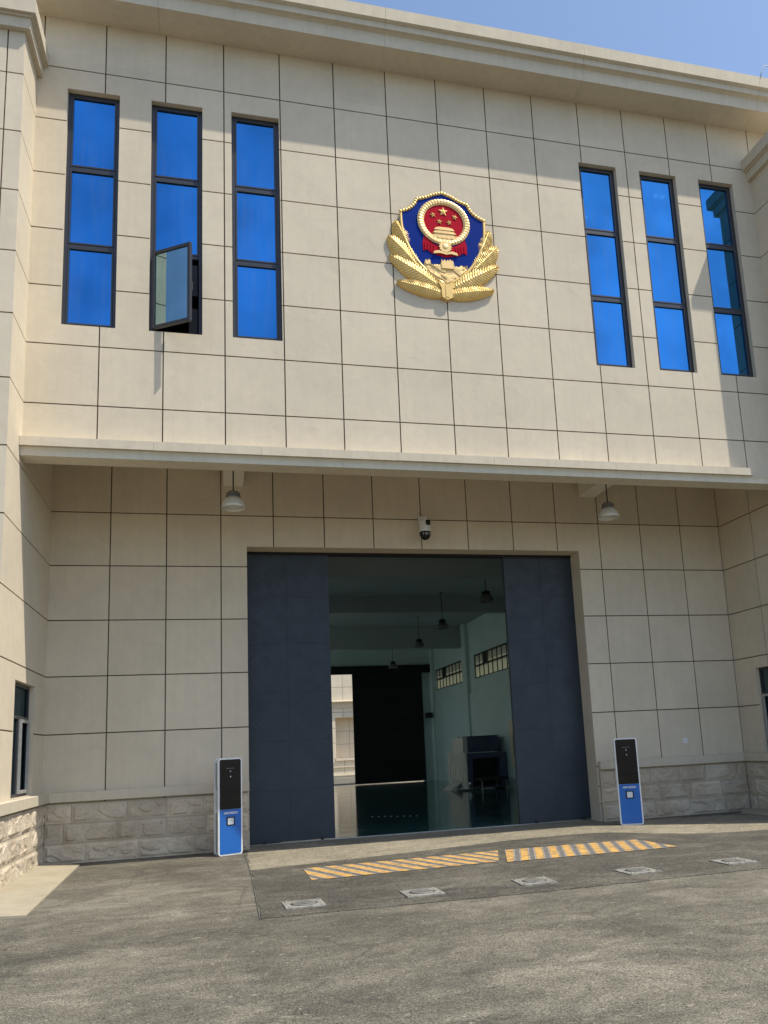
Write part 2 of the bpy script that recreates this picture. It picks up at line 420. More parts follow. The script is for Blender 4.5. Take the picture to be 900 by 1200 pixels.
# pale cement sill strip in front of the doors, and its run out to the right
slabp = [(2.33, 2.48), (2.33, -.42), (3.7, -.28), (5.14, .09), (6.8, .50), (8.0, .66), (8.7, .55), (9.3, -.35), (9.75, -2.4), (10.2, -4.0), (13.5, -3.3), (13.5, 2.9), (2.42, 2.9)]
slabp = [(2.40, 3.06), (2.36, 2.2), (2.33, -.42), (3.7, -.30), (5.14, .05), (6.8, .46), (8.0, .60), (8.6, .45), (9.1, -.25), (9.8, -.75), (12.0, -1.25), (12.3, 1.7), (9.5, 2.36), (9.43, 3.06)]
sheet('pavement', ragged(slabp, .022, .1, 3, skip=(12, 13)), .004, M['slab'], 'pale cement pavement strip along the big doors', cat='pavement')
patchp = [(2.33, -.40), (2.28, -4.16), (5.04, -4.24), (8.44, -4.16), (12.4, -4.1), (15.5, -4.0), (15.5, -1.6), (12.0, -1.1), (9.8, -.60), (9.15, -.10), (8.65, .60), (8.0, .73), (6.8, .60), (5.14, .19), (3.7, -.16)]
sheet('road', ragged(patchp, .018, .09, 11), .008, M['patch'], 'darker strip of newer asphalt in front of the doors', cat='asphalt strip')
# thin dark joint line running from the kiosk to the right
mb = MB()
for (x, y), (x2, y2) in (((2.30, 2.3), (2.32, -.45)), ((2.32, -.45), (2.275, -4.2))):
    mb.quad([(x-.004, y, .0125), (x+.004, y, .0125), (x2+.004, y2, .0125), (x2-.004, y2, .0125)])
tag(mb.build('pavement_joint', M['cover_dark']), 'thin dark seam along the left edge of the asphalt strip', 'joint', kind='structure')

# sloped concrete aprons at the foot of the wing walls
def apron(x0, x1, label):
    mb = MB()
    wx, ox = (x0, x1)
    y0, y1 = -2.66, 2.40
    mb.v = [(wx, y0, 0), (wx, y1, 0), (ox, y1-.42, 0), (ox+(.12 if ox > wx else -.12), y0, 0), (wx, y0, .06), (wx, y1, .07), (ox, y1-.42, .022), (ox+(.12 if ox > wx else -.12), y0, .018)]
    mb.f = [(4, 5, 6, 7), (0, 1, 5, 4), (1, 2, 6, 5), (2, 3, 7, 6), (3, 0, 4, 7)]; mb.mi = [0]*5; mb.tone = [1]*5; mb.smooth = [False]*5
    tag(mb.build('kerb_apron', M['concrete']), label, 'apron', kind='structure')
apron(XL-.02, -.38, 'pale concrete apron below the sunlit stone base at the left')
apron(XR+.02, 12.33, 'pale concrete apron below the stone base at the right')

# ------------------------------------------------------------------ the building
B = empty('brick_hall'); B.name = 'hall_building'
tag(B, 'large beige panelled hall with a recessed entrance, heavy cornice and blue windows', 'building')

def PF(y): return lambda u, z, d: (u, y+d, z)            # wall facing the camera
def PX(x, sgn): return lambda u, z, d: (x+sgn*d, u, z)   # side wall

WZ0, WZ1 = 8.725, 13.12
WINX = [(-.605, .242), (.763, 1.627), (2.130, 2.974), (8.93, 9.755), (10.285, 11.126), (11.658, 12.487)]
holes = [(a, b, WZ0, WZ1) for a, b in WINX]
mb = MB(); P = PF(0)
LZ = 6.60
panel_wall(mb, P, [XL]+[float(k) for k in range(0, 13)]+[XR], [LZ]+ZR[::-1]+[13.69], holes)
panel_wall(mb, P, [-6.2, -5, -4, -3, -2, -1]+[float(k) for k in range(0, 19)]+[18.2], [13.69, 14.50])
for h in holes: reveal(mb, P, h, 0, .20)
mb.build('facade_wall', [M['panel'], M['joint']], B, recalc=False)

# recess: back wall with the door opening
DO = (2.42, 9.42, 0.0, 5.67)
mb = MB(); P = PF(D)
panel_wall(mb, P, [XL]+[-.066+k for k in range(0, 14) if -.066+k > XL]+[XR], [0.0, .35, .7, 1.1]+ZB[::-1]+[7.2], [DO])
reveal(mb, P, DO, 0, .62, sides='lrt')
mb.build('recess_wall', [M['panel'], M['joint']], B, recalc=False)
# side walls of wings (continue into the recess)
SWS = {-1: (.20, 1.60, 1.21, 2.98), 1: (.30, 1.80, 1.21, 2.98)}
for x, sg in ((XL, -1), (XR, 1)):
    mb = MB(); P = PX(x, sg); SW = SWS[sg]
    panel_wall(mb, P, [WY, D] if sg < 0 else [WY, .28, 1.373, D], [0.0, .5, 1.1]+ZB[::-1]+[7.34]+ZR[:-1][::-1]+[13.69], [SW])
    reveal(mb, P, SW, 0, .16)
    mb.build('wing_side_wall', [M['panel'], M['joint']], B, recalc=False)
# wing fronts
for a0, a1, js in ((-6.2, XL, [-5.34, -4.34, -3.34, -2.34, -1.34]), (XR, 18.2, [13.21, 14.21, 15.21, 16.21, 17.21])):
    mb = MB(); P = PF(WY)
    panel_wall(mb, P, [a0]+js+[a1], [0.0, .5, 1.1]+ZB[::-1]+[7.34]+ZR[:-1][::-1]+[13.69])
    mb.build('wing_front_wall', [M['panel'], M['joint']], B, recalc=False)
# outer body
mb = MB()
mb.quad([(-6.2, WY, 0), (-6.2, 9, 0), (-6.2, 9, 15.2), (-6.2, 0, 15.2), (-6.2, 0, 13.7), (-6.2, WY, 13.7)])
mb.quad([(18.2, WY, 0), (18.2, 9, 0), (18.2, 9, 15.2), (18.2, 0, 15.2), (18.2, 0, 13.7), (18.2, WY, 13.7)])
mb.quad([(-6.2, 9, 7.4), (18.2, 9, 7.4), (18.2, 9, 15.2), (-6.2, 9, 15.2)])
mb.quad([(-6.2, 9, 0), (-1.5, 9, 0), (-1.5, 9, 7.4), (-6.2, 9, 7.4)]); mb.quad([(12.7, 9, 0), (18.2, 9, 0), (18.2, 9, 7.4), (12.7, 9, 7.4)])
mb.build('outer_wall', M['panel'], B, recalc=False)
mb = MB(); mb.box((-6.2, 0.05, 15.0), (18.2, 9, 15.05)); mb.build('roof', M['concrete'], B)

# main cornice: three stepped bands over a deep soffit
prof = [(0, 14.49), (-.56, 14.49), (-.56, 14.75), (-.60, 14.775), (-.655, 14.785), (-.655, 14.90), (-.69, 14.915), (-.722, 14.93), (-.722, 15.175), (-.68, 15.195), (.05, 15.21), (.05, 15.0), (0, 15.0)]
mb = MB()
xs = [-6.6, -3.1, .9, 4.9, 8.9, 12.9, 16.9, 18.6]
for a, b in zip(xs, xs[1:]): mb.prism(prof, a, b-.004)
mb.build('cornice', M['trim'], B)
# wing cornices: L-shaped run round each wing head
def wing_cornice(side):
    xe = XL if side < 0 else XR; s_ = 1 if side < 0 else -1
    lay = [(.09, 13.25, 13.44), (.125, 13.44, 13.475), (.18, 13.475, 13.70)]
    mb = MB()
    for e, z0, z1 in lay:
        far = -6.2-e if side < 0 else 18.2+e
        o = xe + s_*e
        poly = [(far, WY-e), (o, WY-e), (o, -.001), (xe-s_*.0, -.001), (xe, WY), (far, WY)]
        mb.prism(poly, z0, z1, axis='z')
    top = [(-6.38 if side < 0 else 18.38, WY-.17), (xe+s_*.17, WY-.17), (xe+s_*.17, -.001), (-6.38 if side < 0 else 18.38, -.001)]
    mb.prism(top, 13.701, 13.73, axis='z')
    mb.build('wing_cornice', M['trim'], B)
wing_cornice(-1); wing_cornice(1)

# ledge over the recess
mb = MB()
slab = [(0.0, 6.56), (-.20, 6.56), (-.20, 6.705), (0.0, 6.74)]
cuts = [XL+.004]; x = XL
while x < 11.97: x += random.uniform(1.6, 2.4); cuts.append(min(x, 11.97))
for a, b in zip(cuts, cuts[1:]): mb.prism([(p, q+random.uniform(-.002, .002)) for p, q in slab], a, b-.003)
mb.build('ledge_slab', M['trim'], B)
mb = MB()
prof = [(.19, 6.40), (-.125, 6.42), (-.125, 6.49), (-.13, 6.515), (-.15, 6.557), (0.03, 6.557), (.03, 6.62), (.19, 6.62)]
mb.prism(prof, XL+.002, XR-.002)
mb.build('ledge_moulding', M['ledge'], B)
# inside of the recess: downstand, ceiling and two beams
mb = MB(); mb.box((XL, .03, 6.62), (XR, .19, 7.2)); mb.build('ledge_beam', M['trim'], B)
mb = MB(); mb.box((XL-.1, .19, 7.2), (XR+.1, D+.05, 7.4)); mb.build('recess_ceiling', M['ceiling'], B)
for xc in (2.17, 9.72):
    mb = MB(); mb.box((xc-.19, .19, 6.885), (xc+.19, D, 7.2), bev=.008); mb.build('ceiling_beam', M['ceiling'], B)

# split stone base with cap
def stone_run(mb, P, u0, u1, seed, z0=.0, rows=3, h=.335, out=.065):
    """P(u, z, d): d > 0 outwards"""
    rnd = random.Random(seed)
    for r in range(rows):
        za = z0 + r*h + (.006 if r else 0); zb = z0+(r+1)*h-.006
        u = u0; first = True
        while u < u1-.01:
            L = rnd.uniform(.62, .95) if not first else rnd.uniform(.3, .9); first = False
            e = min(u+L, u1)
            if u1-e < .22: e = u1
            a, b = u+.004, e-.004
            nx = max(4, int((b-a)/.015)); nz = 22; tn = rnd.uniform(.86, 1.14); base = len(mb.v)
            ox, oz = rnd.uniform(0, 90), rnd.uniform(0, 90)
            for j in range(nz+1):
                for i in range(nx+1):
                    fu = i/nx; fz = j/nz; uu = a+(b-a)*fu; zz = za+(zb-za)*fz
                    m = min(fu*(b-a), (1-fu)*(b-a), fz*(zb-za), (1-fz)*(zb-za))
                    k = min(1, max(0, (m-.022)/.035)); k = k*k*(3-2*k)
                    n1 = noise.fractal((uu*4+ox, zz*6+oz, seed), 1.0, 2.1, 5)
                    n2 = abs(noise.noise((uu*3.1+oz, zz*5+ox, 3.3)))
                    n3 = noise.fractal((uu*22+ox, zz*26+oz, seed), 1.0, 2.0, 3)
                    d = out + k*(.008 + .014*n1 + .013*(n2 > .22) + .008*n2 + .0045*n3)
                    mb.v.append(P(uu, zz, d))
            for j in range(nz):
                for i in range(nx):
                    q = base + j*(nx+1)+i
                    mb.f.append((q, q+1, q+nx+2, q+nx+1)); mb.mi.append(0); mb.tone.append(tn); mb.smooth.append(False)
            for (e0, e1, z_0, z_1) in ((a, a, za, zb), (b, b, za, zb), (a, b, za, za), (a, b, zb, zb)):
                mb.quad([P(e0, z_0, out), P(e1, z_1, out), P(e1, z_1, 0), P(e0, z_0, 0)], 0, tn)
            u = e
        # mortar sheet
    mb.quad([P(u0, z0, out-.012), P(u1, z0, out-.012), P(u1, z0+rows*h, out-.012), P(u0, z0+rows*h, out-.012)], 1)
def Pb(u, z, d): return (u, D-d, z)
for u0, u1, sd_ in ((XL+.07, 2.405, 5), (9.455, XR-.07, 9)):
    mb = MB(); stone_run(mb, Pb, u0, u1, sd_)
    for uu in (u0, u1): mb.quad([(uu, D-.055, 0), (uu, D-.0, 0), (uu, D-.0, 1.0), (uu, D-.055, 1.0)], 1)
    mb.build('stone_base', [M['stone'], M['mortar']], B, recalc=False)
for x, sg, sd_ in ((XL, 1, 21), (XR, -1, 33)):
    mb = MB(); stone_run(mb, lambda u, z, d: (x+sg*d, u, z), WY-.06, D-.066, sd_)
    mb.build('stone_base', [M['stone'], M['mortar']], B, recalc=False)
for a0, a1, sd_ in ((-6.2, XL+.06, 41), (XR-.06, 18.2, 47)):
    mb = MB(); stone_run(mb, lambda u, z, d: (u, WY-d, z), a0, a1, sd_)
    mb.build('stone_base', [M['stone'], M['mortar']], B, recalc=False)
# caps
CZ0, CZ1, CO = 1.035, 1.20, .125
for a0, a1 in ((XL+CO, 2.42), (9.45, XR-CO)):
    mb = MB(); mb.box((a0, D-CO, CZ0), (a1, D-.002, CZ1), bev=.006); mb.build('stone_cap', M['trim'], B)
for x0, x1, side in ((XL+.001, XL+CO, -1), (XR-CO, XR-.001, 1)):
    mb = MB(); mb.box((x0, WY-.0, CZ0), (x1, D-.002, CZ1), bev=.006)
    wx = (XL-.155, XL+.002) if side < 0 else (XR-.002, XR+.155)
    SW = SWS[side]; mb.box((wx[0], SW[0]+.002, CZ0+.02), (wx[1], SW[1]-.002, SW[2]+.004))
    mb.build('stone_cap', M['trim'], B)
for x0, x1 in ((-6.2, XL+CO), (XR-CO, 18.2)):
    mb = MB(); mb.box((x0, WY-CO, CZ0), (x1, WY-.001, CZ1), bev=.006); mb.build('stone_cap', M['trim'], B)

# upper windows
def pane_quad(mb, u0, u1, z0, z1, y, th=.008):
    mb.box((u0, y, z0), (u1, y+th, z1))
MU = [10.215, 11.67]
def upper_window(a, b, open_low=False):
    y0, y1 = .10, .17; fw = .062
    f = MB()
    f.box((a, y0, WZ0), (a+fw, y1, WZ1), bev=.004); f.box((b-fw, y0, WZ0), (b, y1, WZ1), bev=.004)
    f.box((a+fw, y0+.002, WZ0), (b-fw, y1-.002, WZ0+fw), bev=.004); f.box((a+fw, y0+.002, WZ1-fw), (b-fw, y1-.002, WZ1), bev=.004)
    for z in MU: f.box((a+fw, y0+.003, z-.032), (b-fw, y1-.003, z+.032), bev=.004)
    fr = f.build('window', M['frame'], B)
    lim = [WZ0+fw] + [v for z in MU for v in (z-.032, z+.032)] + [WZ1-fw]
    for k in range(3):
        z0, z1 = lim[2*k], lim[2*k+1]
        if k == 0 and open_low: continue
        s_ = MB(); i0, i1 = a+fw+.002, b-fw-.002
        q = .028
        s_.box((i0, y0-.006, z0+.002), (i0+q, y1-.012, z1-.002)); s_.box((i1-q, y0-.006, z0+.002), (i1, y1-.012, z1-.002))
        s_.box((i0+q, y0-.004, z0+.002), (i1-q, y1-.014, z0+q)); s_.box((i0+q, y0-.004, z1-q), (i1-q, y1-.014, z1-.002))
        s_.build('sash', M['frame'], fr)
        g_ = MB(); pane_quad(g_, i0+q, i1-q, z0+q, z1-q, y0+.025); g_.build('pane', M['bluepane'], fr)
    if open_low:
        ang = R(33); L = b-a-2*fw+.02; z0, z1 = lim[0]-.01, lim[1]+.02
        s_ = MB(); q = .058
        s_.box((0, -.03, z0), (q, .03, z1), bev=.004); s_.box((L-q, -.03, z0), (L, .03, z1), bev=.004)
        s_.box((q, -.027, z0), (L-q, .027, z0+q), bev=.004); s_.box((q, -.027, z1-q), (L-q, .027, z1), bev=.004)
        s_.box((L-.02, .03, 9.35), (L-.005, .06, 9.5)); 
        o = s_.build('casement', M['frame'], fr, loc=(a+fw-.01, .055, 0)); o.rotation_euler = (0, 0, -ang)
        g_ = MB(); pane_quad(g_, q, L-q, z0+q, z1-q, -.006); p_ = g_.build('casement_pane', M['openpane'], fr, loc=(a+fw-.01, .055, 0)); p_.rotation_euler = (0, 0, -ang)
        st = MB(); st.box((b-fw-.16, .155, 8.80), (b-fw-.02, .165, 9.28)); st.box((b-fw-.16, .155, 9.52), (b-fw-.02, .165, 10.1)); st.build('fly_screen_edge', M['gasket'], fr)
for k, (a, b) in enumerate(WINX): upper_window(a, b, k == 1)
# dark rooms behind them
for (a, b) in ((-1.0, 3.4), (8.5, 12.9)):
    mb = MB(); y0, y1, z0, z1 = .21, 4.5, 8.3, 13.6
    mb.quad([(a, y1, z0), (b, y1, z0), (b, y1, z1), (a, y1, z1)]); mb.quad([(a, y0, z0), (a, y1, z0), (a, y1, z1), (a, y0, z1)]); mb.quad([(b, y0, z0), (b, y1, z0), (b, y1, z1), (b, y0, z1)])
    mb.quad([(a, y0, z0), (b, y0, z0), (b, y1, z0), (a, y1, z0)]); mb.quad([(a, y0, z1), (b, y0, z1), (b, y1, z1), (a, y1, z1)])
    mb.build('office_lining', M['room'], B, recalc=False)
for i, (x, y) in enumerate(((9.95, 2.2), (10.15, 2.2), (11.4, 1.2), (11.58, 1.2))):
    mb = MB(); mb.lathe([(.0, 0), (.055, 0), (.055, .03), (0, .03)], (x, y, 13.56), 16); mb.build('downlight', M['lit'], B)

# side windows in the recess walls
for x, sg in ((XL, -1), (XR, 1)):
    X0, X1 = x+sg*.08, x+sg*.14; u0, u1, z0, z1 = SWS[sg]
    z0 += .005
    f = MB(); fw = .055
    f.box((X0, u0, z0), (X1, u0+fw, z1)); f.box((X0, u1-fw, z0), (X1, u1, z1)); f.box((X0, u0+fw, z0), (X1, u1-fw, z0+fw)); f.box((X0, u0+fw, z1-fw), (X1, u1-fw, z1))
    f.box((X0, u0+fw, 2.42), (X1, u1-fw, 2.47)); f.box((X0, .88, z0+fw), (X1, .94, 2.42))
    fr = f.build('window', M['frame'], B)
    s_ = MB(); xs0 = x+sg*.045; s_.box((xs0, .95, z0+.05), (X0-.001*sg, 1.0, 2.42)); s_.box((xs0, u1-.10, z0+.05), (X0-.001*sg, u1-.055, 2.42)); s_.box((xs0, 1.0, z0+.05), (X0-.001*sg, u1-.10, z0+.10)); s_.box((xs0, 1.0, 2.37), (X0-.001*sg, u1-.10, 2.42)); s_.build('sash', M['steel'], fr)
    g_ = MB(); xa = x+sg*.11; g_.box((xa, u0+fw, z0+fw), (xa+sg*.006, u1-fw, z1-fw)); g_.build('pane', M['darkpane'], fr)
    bk = MB(); bk.box((x+sg*.17, u0-.1, z0-.1), (x+sg*.19, u1+.1, z1+.1)); bk.build('window_blind', M['black'], fr)

# ------------------------------------------------------------------ big sliding doors
def door_leaf(x0, x1, y, name='sliding_door'):
    mb = MB(); z0, z1 = .035, 5.70
    nx = 2; nz = 6
    wx = (x1-x0)/nx; wz = (z1-z0)/nz
    mb.box((x0, y, z0), (x1, y+.09, z1))
    o = mb.build(name, M['door'], B)
    p = MB()
    for i in range(nx):
        for j in range(nz):
            a, b = x0+i*wx, x0+(i+1)*wx; c, d = z0+j*wz, z0+(j+1)*wz
            p.box((a+.0015, y-.004, c+.0015), (b-.0015, y+.001, d-.0015), bev=.001)
    p.build('door_panel', M['door'], o)
    for i in range(nx):
        for j in range(nz):
            e = MB()
            cx, cz = x0+(i+.5)*wx, z0+(j+.5)*wz
            for q in range(4):
                aa = q*math.pi/2 + math.pi/4
                for off in (.10, .19, .28):
                    dx, dz = math.cos(aa), math.sin(aa); tx, tz = -dz, dx
                    mx_, mz_ = cx+dx*off, cz+dz*off; L = .05+off*.25
                    p0 = (mx_-tx*L, mz_-tz*L); p1 = (mx_+tx*L, mz_+tz*L)
                    n0 = (dx*.004, dz*.004)
                    e.prism([(p0[0]-n0[0], p0[1]-n0[1]), (p1[0]-n0[0], p1[1]-n0[1]), (p1[0]+n0[0], p1[1]+n0[1]), (p0[0]+n0[0], p0[1]+n0[1])], y-.0085, y-.0058, axis='y')
            e.build('embossing', M['emboss'], o)
    for xx in (x0+.35, x1-.25): r = MB(); r.box((xx-.03, y-.018, .02), (xx+.03, y-.007, .07)); r.build('roller', M['black'], o)
    return o
door_leaf(2.36, 4.05, 2.93); door_leaf(7.84, 9.50, 2.93)
mb = MB(); mb.box((2.3, 2.90, 5.62), (9.6, 3.06, 5.80)); mb.build('door_track', M['black'], B)
mb = MB(); mb.box((2.36, 2.965, .002), (9.5, 3.005, .018)); mb.build('floor_rail', M['steel'], B)

# ------------------------------------------------------------------ the hall inside
HX0, HX1, HY0, HY1, HC = -.6, 12.39, 3.10, 26.6, 6.85
mb = MB(); mb.quad([(HX0, HY0-.05, .010), (HX1, HY0-.05, .010), (HX1, HY1+.3, .010), (HX0, HY1+.3, .010)])
tag(mb.build('floor', M['epoxy']), 'glossy dark green epoxy floor inside the hall', 'floor', kind='structure')
# front wall (inner face), left wall, ceiling
mb = MB(); P = PF(HY0)
DI = (2.42, 9.42, 0, 5.67)
for (a, b, c, d) in ((HX0, 2.42, 0, HC), (9.42, HX1, 0, HC), (2.42, 9.42, 5.67, HC)): mb.quad([P(a, c, 0), P(b, c, 0), P(b, d, 0), P(a, d, 0)])
mb.quad([(HX0, HY0, 0), (HX0, HY1, 0), (HX0, HY1, HC), (HX0, HY0, HC)])
# rear wall, with the far door opening
RO = (4.6, 11.75, 0, 5.55)
for (a, b, c, d) in ((HX0, RO[0], 0, HC), (RO[1], HX1, 0, HC), (RO[0], RO[1], RO[3], HC)): mb.box((a, HY1, c), (b, HY1+.25, d))
mb.build('hall_wall', M['hall'], B, recalc=False)
# right wall with clerestory windows
WW = [(8.9, 13.3), (15.1, 19.6), (21.4, 25.9)]; WWZ = (4.38, 5.38)
mb = MB()
ys = [HY0] + [v for w_ in WW for v in w_] + [HY1]
mb.box((HX1, HY0, 0), (HX1+.25, HY1, WWZ[0])); mb.box((HX1, HY0, WWZ[1]), (HX1+.25, HY1, HC+.3))
for a, b in ((ys[0], ys[1]), (ys[2], ys[3]), (ys[4], ys[5]), (ys[6], ys[7])): mb.box((HX1, a, WWZ[0]), (HX1+.25, b, WWZ[1]))
mb.box((HX1-.07, HY0, 0), (HX1-.001, HY1, 3.85), bev=.004)
mb.build('hall_wall', M['hall'], B)
for yc in (7.6, 14.2, 20.5, 26.35):
    mb = MB(); mb.box((HX1-.16, yc-.28, 0), (HX1-.001, yc+.28, HC)); mb.build('hall_column', M['hall'], B)
SK = (-.1, 2.9); SY = [(9.6, 13.6), (15.0, 19.8), (21.3, 25.9)]
mb = MB(); mb.box((SK[1], HY0-.3, HC), (HX1+.25, HY1+.25, HC+.3)); mb.box((HX0-.2, HY0-.3, HC), (SK[0], HY1+.25, HC+.3))
ys = [HY0-.3]+[v for w_ in SY for v in w_]+[HY1+.25]
for k in range(0, len(ys), 2): mb.box((SK[0], ys[k], HC), (SK[1], ys[k+1], HC+.3))
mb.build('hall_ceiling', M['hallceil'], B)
for a, b in SY:      # roof lights added over the unseen half to brighten the hall with daylight
    mb = MB(); n_ = 4
    for k in range(n_+1): mb.box((SK[0], a+(b-a)*k/n_-.03, HC+.52), (SK[1], a+(b-a)*k/n_+.03, HC+.60))
    mb.build('added_roof_light', M['frame'], B)
mb = MB(); mb.box((SK[1], 9.0, HC+.31), (HX1+.25, HY1+.25, HC+.5)); mb.box((HX0-.2, 9.0, HC+.31), (SK[0], HY1+.25, HC+.5))
ys = [9.0]+[v for w_ in SY for v in w_]+[HY1+.25]
for k in range(0, len(ys), 2): mb.box((SK[0], ys[k], HC+.31), (SK[1], ys[k+1], HC+.5))
mb.build('hall_roof', M['concrete'], B)
for yc, zb in ((8.3, 6.30), (14.2, 6.30), (21.3, 5.90)):
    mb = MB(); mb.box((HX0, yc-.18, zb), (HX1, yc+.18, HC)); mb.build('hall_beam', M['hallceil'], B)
for ya, yb in WW:
    f = MB(); n = 8 if yb-ya > 4 else 7; X0, X1 = HX1+.05, HX1+.10
    f.box((X0, ya, WWZ[0]), (X1, yb, WWZ[0]+.05)); f.box((X0, ya, WWZ[1]-.05), (X1, yb, WWZ[1])); f.box((X0+.002, ya, 4.88), (X1-.002, yb, 4.94))
    for k in range(n+1):
        yy = ya+(yb-ya)*k/n; f.box((X0+.001, max(ya, yy-.035), WWZ[0]+.05), (X1-.001, min(yb, yy+.035), WWZ[1]-.05))
    fr = f.build('hall_window', M['gasket'], B)
    g_ = MB(); g_.box((X0+.02, ya+.03, WWZ[0]+.03), (X0+.025, yb-.03, WWZ[1]-.03)); g_.build('pane', M['frost'], fr)
    f = MB(); k0 = 5; yy = ya+(yb-ya)*(k0)/n; f.box((X0-.03, yy+.03, 4.93), (X0-.01, yy+.55, 5.36)); f.build('open_sash', M['black'], fr)
# a sash standing open by the column, catching the light
mb = MB()
s0 = Vector((HX1-.02, 20.98, 0)); dr = Vector((-.92, .30, 0))
mbp = MB()
for (a, b, c, d) in ((0, .06, 4.1, 5.1), (.44, .5, 4.1, 5.1), (.06, .44, 4.1, 4.15), (.06, .44, 5.05, 5.1), (.06, .44, 4.58, 4.62)):
    for t0 in (0,):
        p = [s0+dr*a, s0+dr*b]; mb.quad([(p[0].x, p[0].y, c), (p[1].x, p[1].y, c), (p[1].x, p[1].y, d), (p[0].x, p[0].y, d)])
        mb.quad([(p[0].x, p[0].y+.03, c), (p[1].x, p[1].y+.03, c), (p[1].x, p[1].y+.03, d), (p[0].x, p[0].y+.03, d)])
# rear doors
def rear_leaf(x0, x1, y):
    mb = MB(); mb.box((x0, y, .04), (x1, y+.08, 5.52)); o = mb.build('rear_door', M['black'], B)
    t_ = MB()
    for k in range(1, 5): t_.box((x0+.02, y-.006, .04+k*1.1), (x1-.02, y-.001, .07+k*1.1))
    t_.build('door_rib', M['gasket'], o)
    return o
rear_leaf(8.28, 11.80, 26.42); rear_leaf(.9, 4.7, 26.42)
mb = MB(); mb.box((4.0, 26.36, 5.33), (12.3, 26.58, 5.72)); mb.build('rear_door_track', M['black'], B)

# ------------------------------------------------------------------ far building behind the hall
FB = empty('annex_building'); tag(FB, 'sunlit cream panelled building seen through the rear doors of the hall', 'building')
mb = MB(); FY = 44.0; P = PF(FY)
nh = (9.85, 13.4, 1.13, 3.94)
panel_wall(mb, P, [-12+1.05*k+.36 for k in range(0, 50)], [0, 1.13, 2.2, 3.2, 4.3, 5.0, 6.05, 7.1, 8.1, 9.2], [nh])
reveal(mb, P, nh, 0, .9)
mb.build('wall', [M['panel'], M['joint']], FB, recalc=False)
mb = MB(); P = PF(FY+.9)
panel_wall(mb, P, [9.85, 10.95, 12.0, 13.4], [1.13, 2.1, 3.0, 3.94], [])
mb.build('niche_wall', [M['panel'], M['joint']], FB, recalc=False)
mb = MB(); mb.prism([(FY, 4.60), (FY-.08, 4.60), (FY-.08, 4.80), (FY-.14, 4.82), (FY-.14, 4.98), (FY-.42, 5.0), (FY-.42, 5.06), (FY, 5.12)], -12, 40); mb.build('ledge', M['trim'], FB)
mb = MB(); mb.box((9.8, FY-.14, .98), (13.6, FY-.001, 1.125)); mb.box((-12, FY-.10, .52), (40, FY-.001, .58)); mb.build('sill', M['trim'], FB)
mb = MB(); mb.box((-12, FY+.001, 9), (40, FY+8, 9.3)); mb.build('roof', M['trim'], FB)
mb = MB(); mb.box((-12, 40.2, 0), (40, 43.99, .10), bev=.02)
tag(mb.build('far_pavement', M['concrete']), 'pale raised pavement in front of the far cream building', 'pavement', kind='structure')

# ------------------------------------------------------------------ emblem
EM = empty('wall_emblem', (5.985, 0, 10.90)); EM.scale = (1, .50, 1)
tag(EM, 'large gold, blue and red shield-shaped police badge mounted high on the beige facade', 'emblem')
def plate(pts, y0, y1, name, m, parent, bev=0):
    """flat outline (x,z) extruded from y0 (front) to y1 (back)"""
    mb = MB(); mb.prism(pts, y0, y1, axis='y'); return mb.build(name, m, parent)
def smooth_poly(pts, n=6):
    out = []; k = len(pts)
    for i in range(k):
        p0, p1, p2, p3 = [Vector(pts[(i+j) % k]) for j in (-1, 0, 1, 2)]
        for t_ in range(n):
            t = t_/n; out.append(.5*((2*p1)+(p2-p0)*t+(2*p0-5*p1+4*p2-p3)*t*t+(3*p1-p0-3*p2+p3)*t**3))
    return out
half_top = [(0, 1.06), (.16, 1.01), (.32, .93), (.50, .87), (.545, .76), (.66, .65), (.81, .58)]
half_side = [(.81, .58), (.805, .34), (.77, .10), (.67, -.16), (.53, -.40), (.33, -.62), (.10, -.78), (0, -.83)]
def catm(pts, n=6):
    out = []
    for i in range(len(pts)-1):
        p0 = Vector(pts[max(i-1, 0)]); p1 = Vector(pts[i]); p2 = Vector(pts[i+1]); p3 = Vector(pts[min(i+2, len(pts)-1)])
        for t_ in range(n):
            t = t_/n; out.append(.5*((2*p1)+(p2-p0)*t+(2*p0-5*p1+4*p2-p3)*t*t+(3*p1-p0-3*p2+p3)*t**3))
    out.append(Vector(pts[-1])); return out
tp = catm(half_top[:4])[:-1] + catm(half_top[3:]); sp_ = catm(half_side)
right = tp + sp_[1:]; left = [Vector((-p.x, p.y)) for p in right[::-1]][1:-1]
outline = right + left
plate([(p.x, p.y) for p in outline], -.13, -.0, 'shield', M['navy'], EM)
mb = MB(); side = [Vector((-p.x, p.y)) for p in sp_[::-1]] + [] ; path = [(p.x, -.135, p.y) for p in sp_] + [(-p.x, -.135, p.y) for p in sp_[::-1][1:]]
mb.tube(path, .026, 8); mb.build('shield_rim', M['gold'], EM)
mb = MB(); top_path = [Vector((-p.x, p.y)) for p in tp[::-1]] + tp[1:]
L = [0]
for a, b in zip(top_path, top_path[1:]): L.append(L[-1]+(b-a).length)
n = 34
for i in range(n+1):
    s_ = L[-1]*i/n
    j = max(k for k in range(len(L)) if L[k] <= s_+1e-9); j = min(j, len(L)-2); t_ = (s_-L[j])/max(1e-6, L[j+1]-L[j]); p = top_path[j].lerp(top_path[j+1], t_)
    mb.lathe([(0, -.05), (.022, -.04), (.036, -.012), (.036, .01), (.02, .03)], (p.x, -.135, p.y), 10, axis='y')
mb.tube([(p.x, -.125, p.y) for p in top_path], .012, 6)
mb.build('beaded_rim', M['gold'], EM)
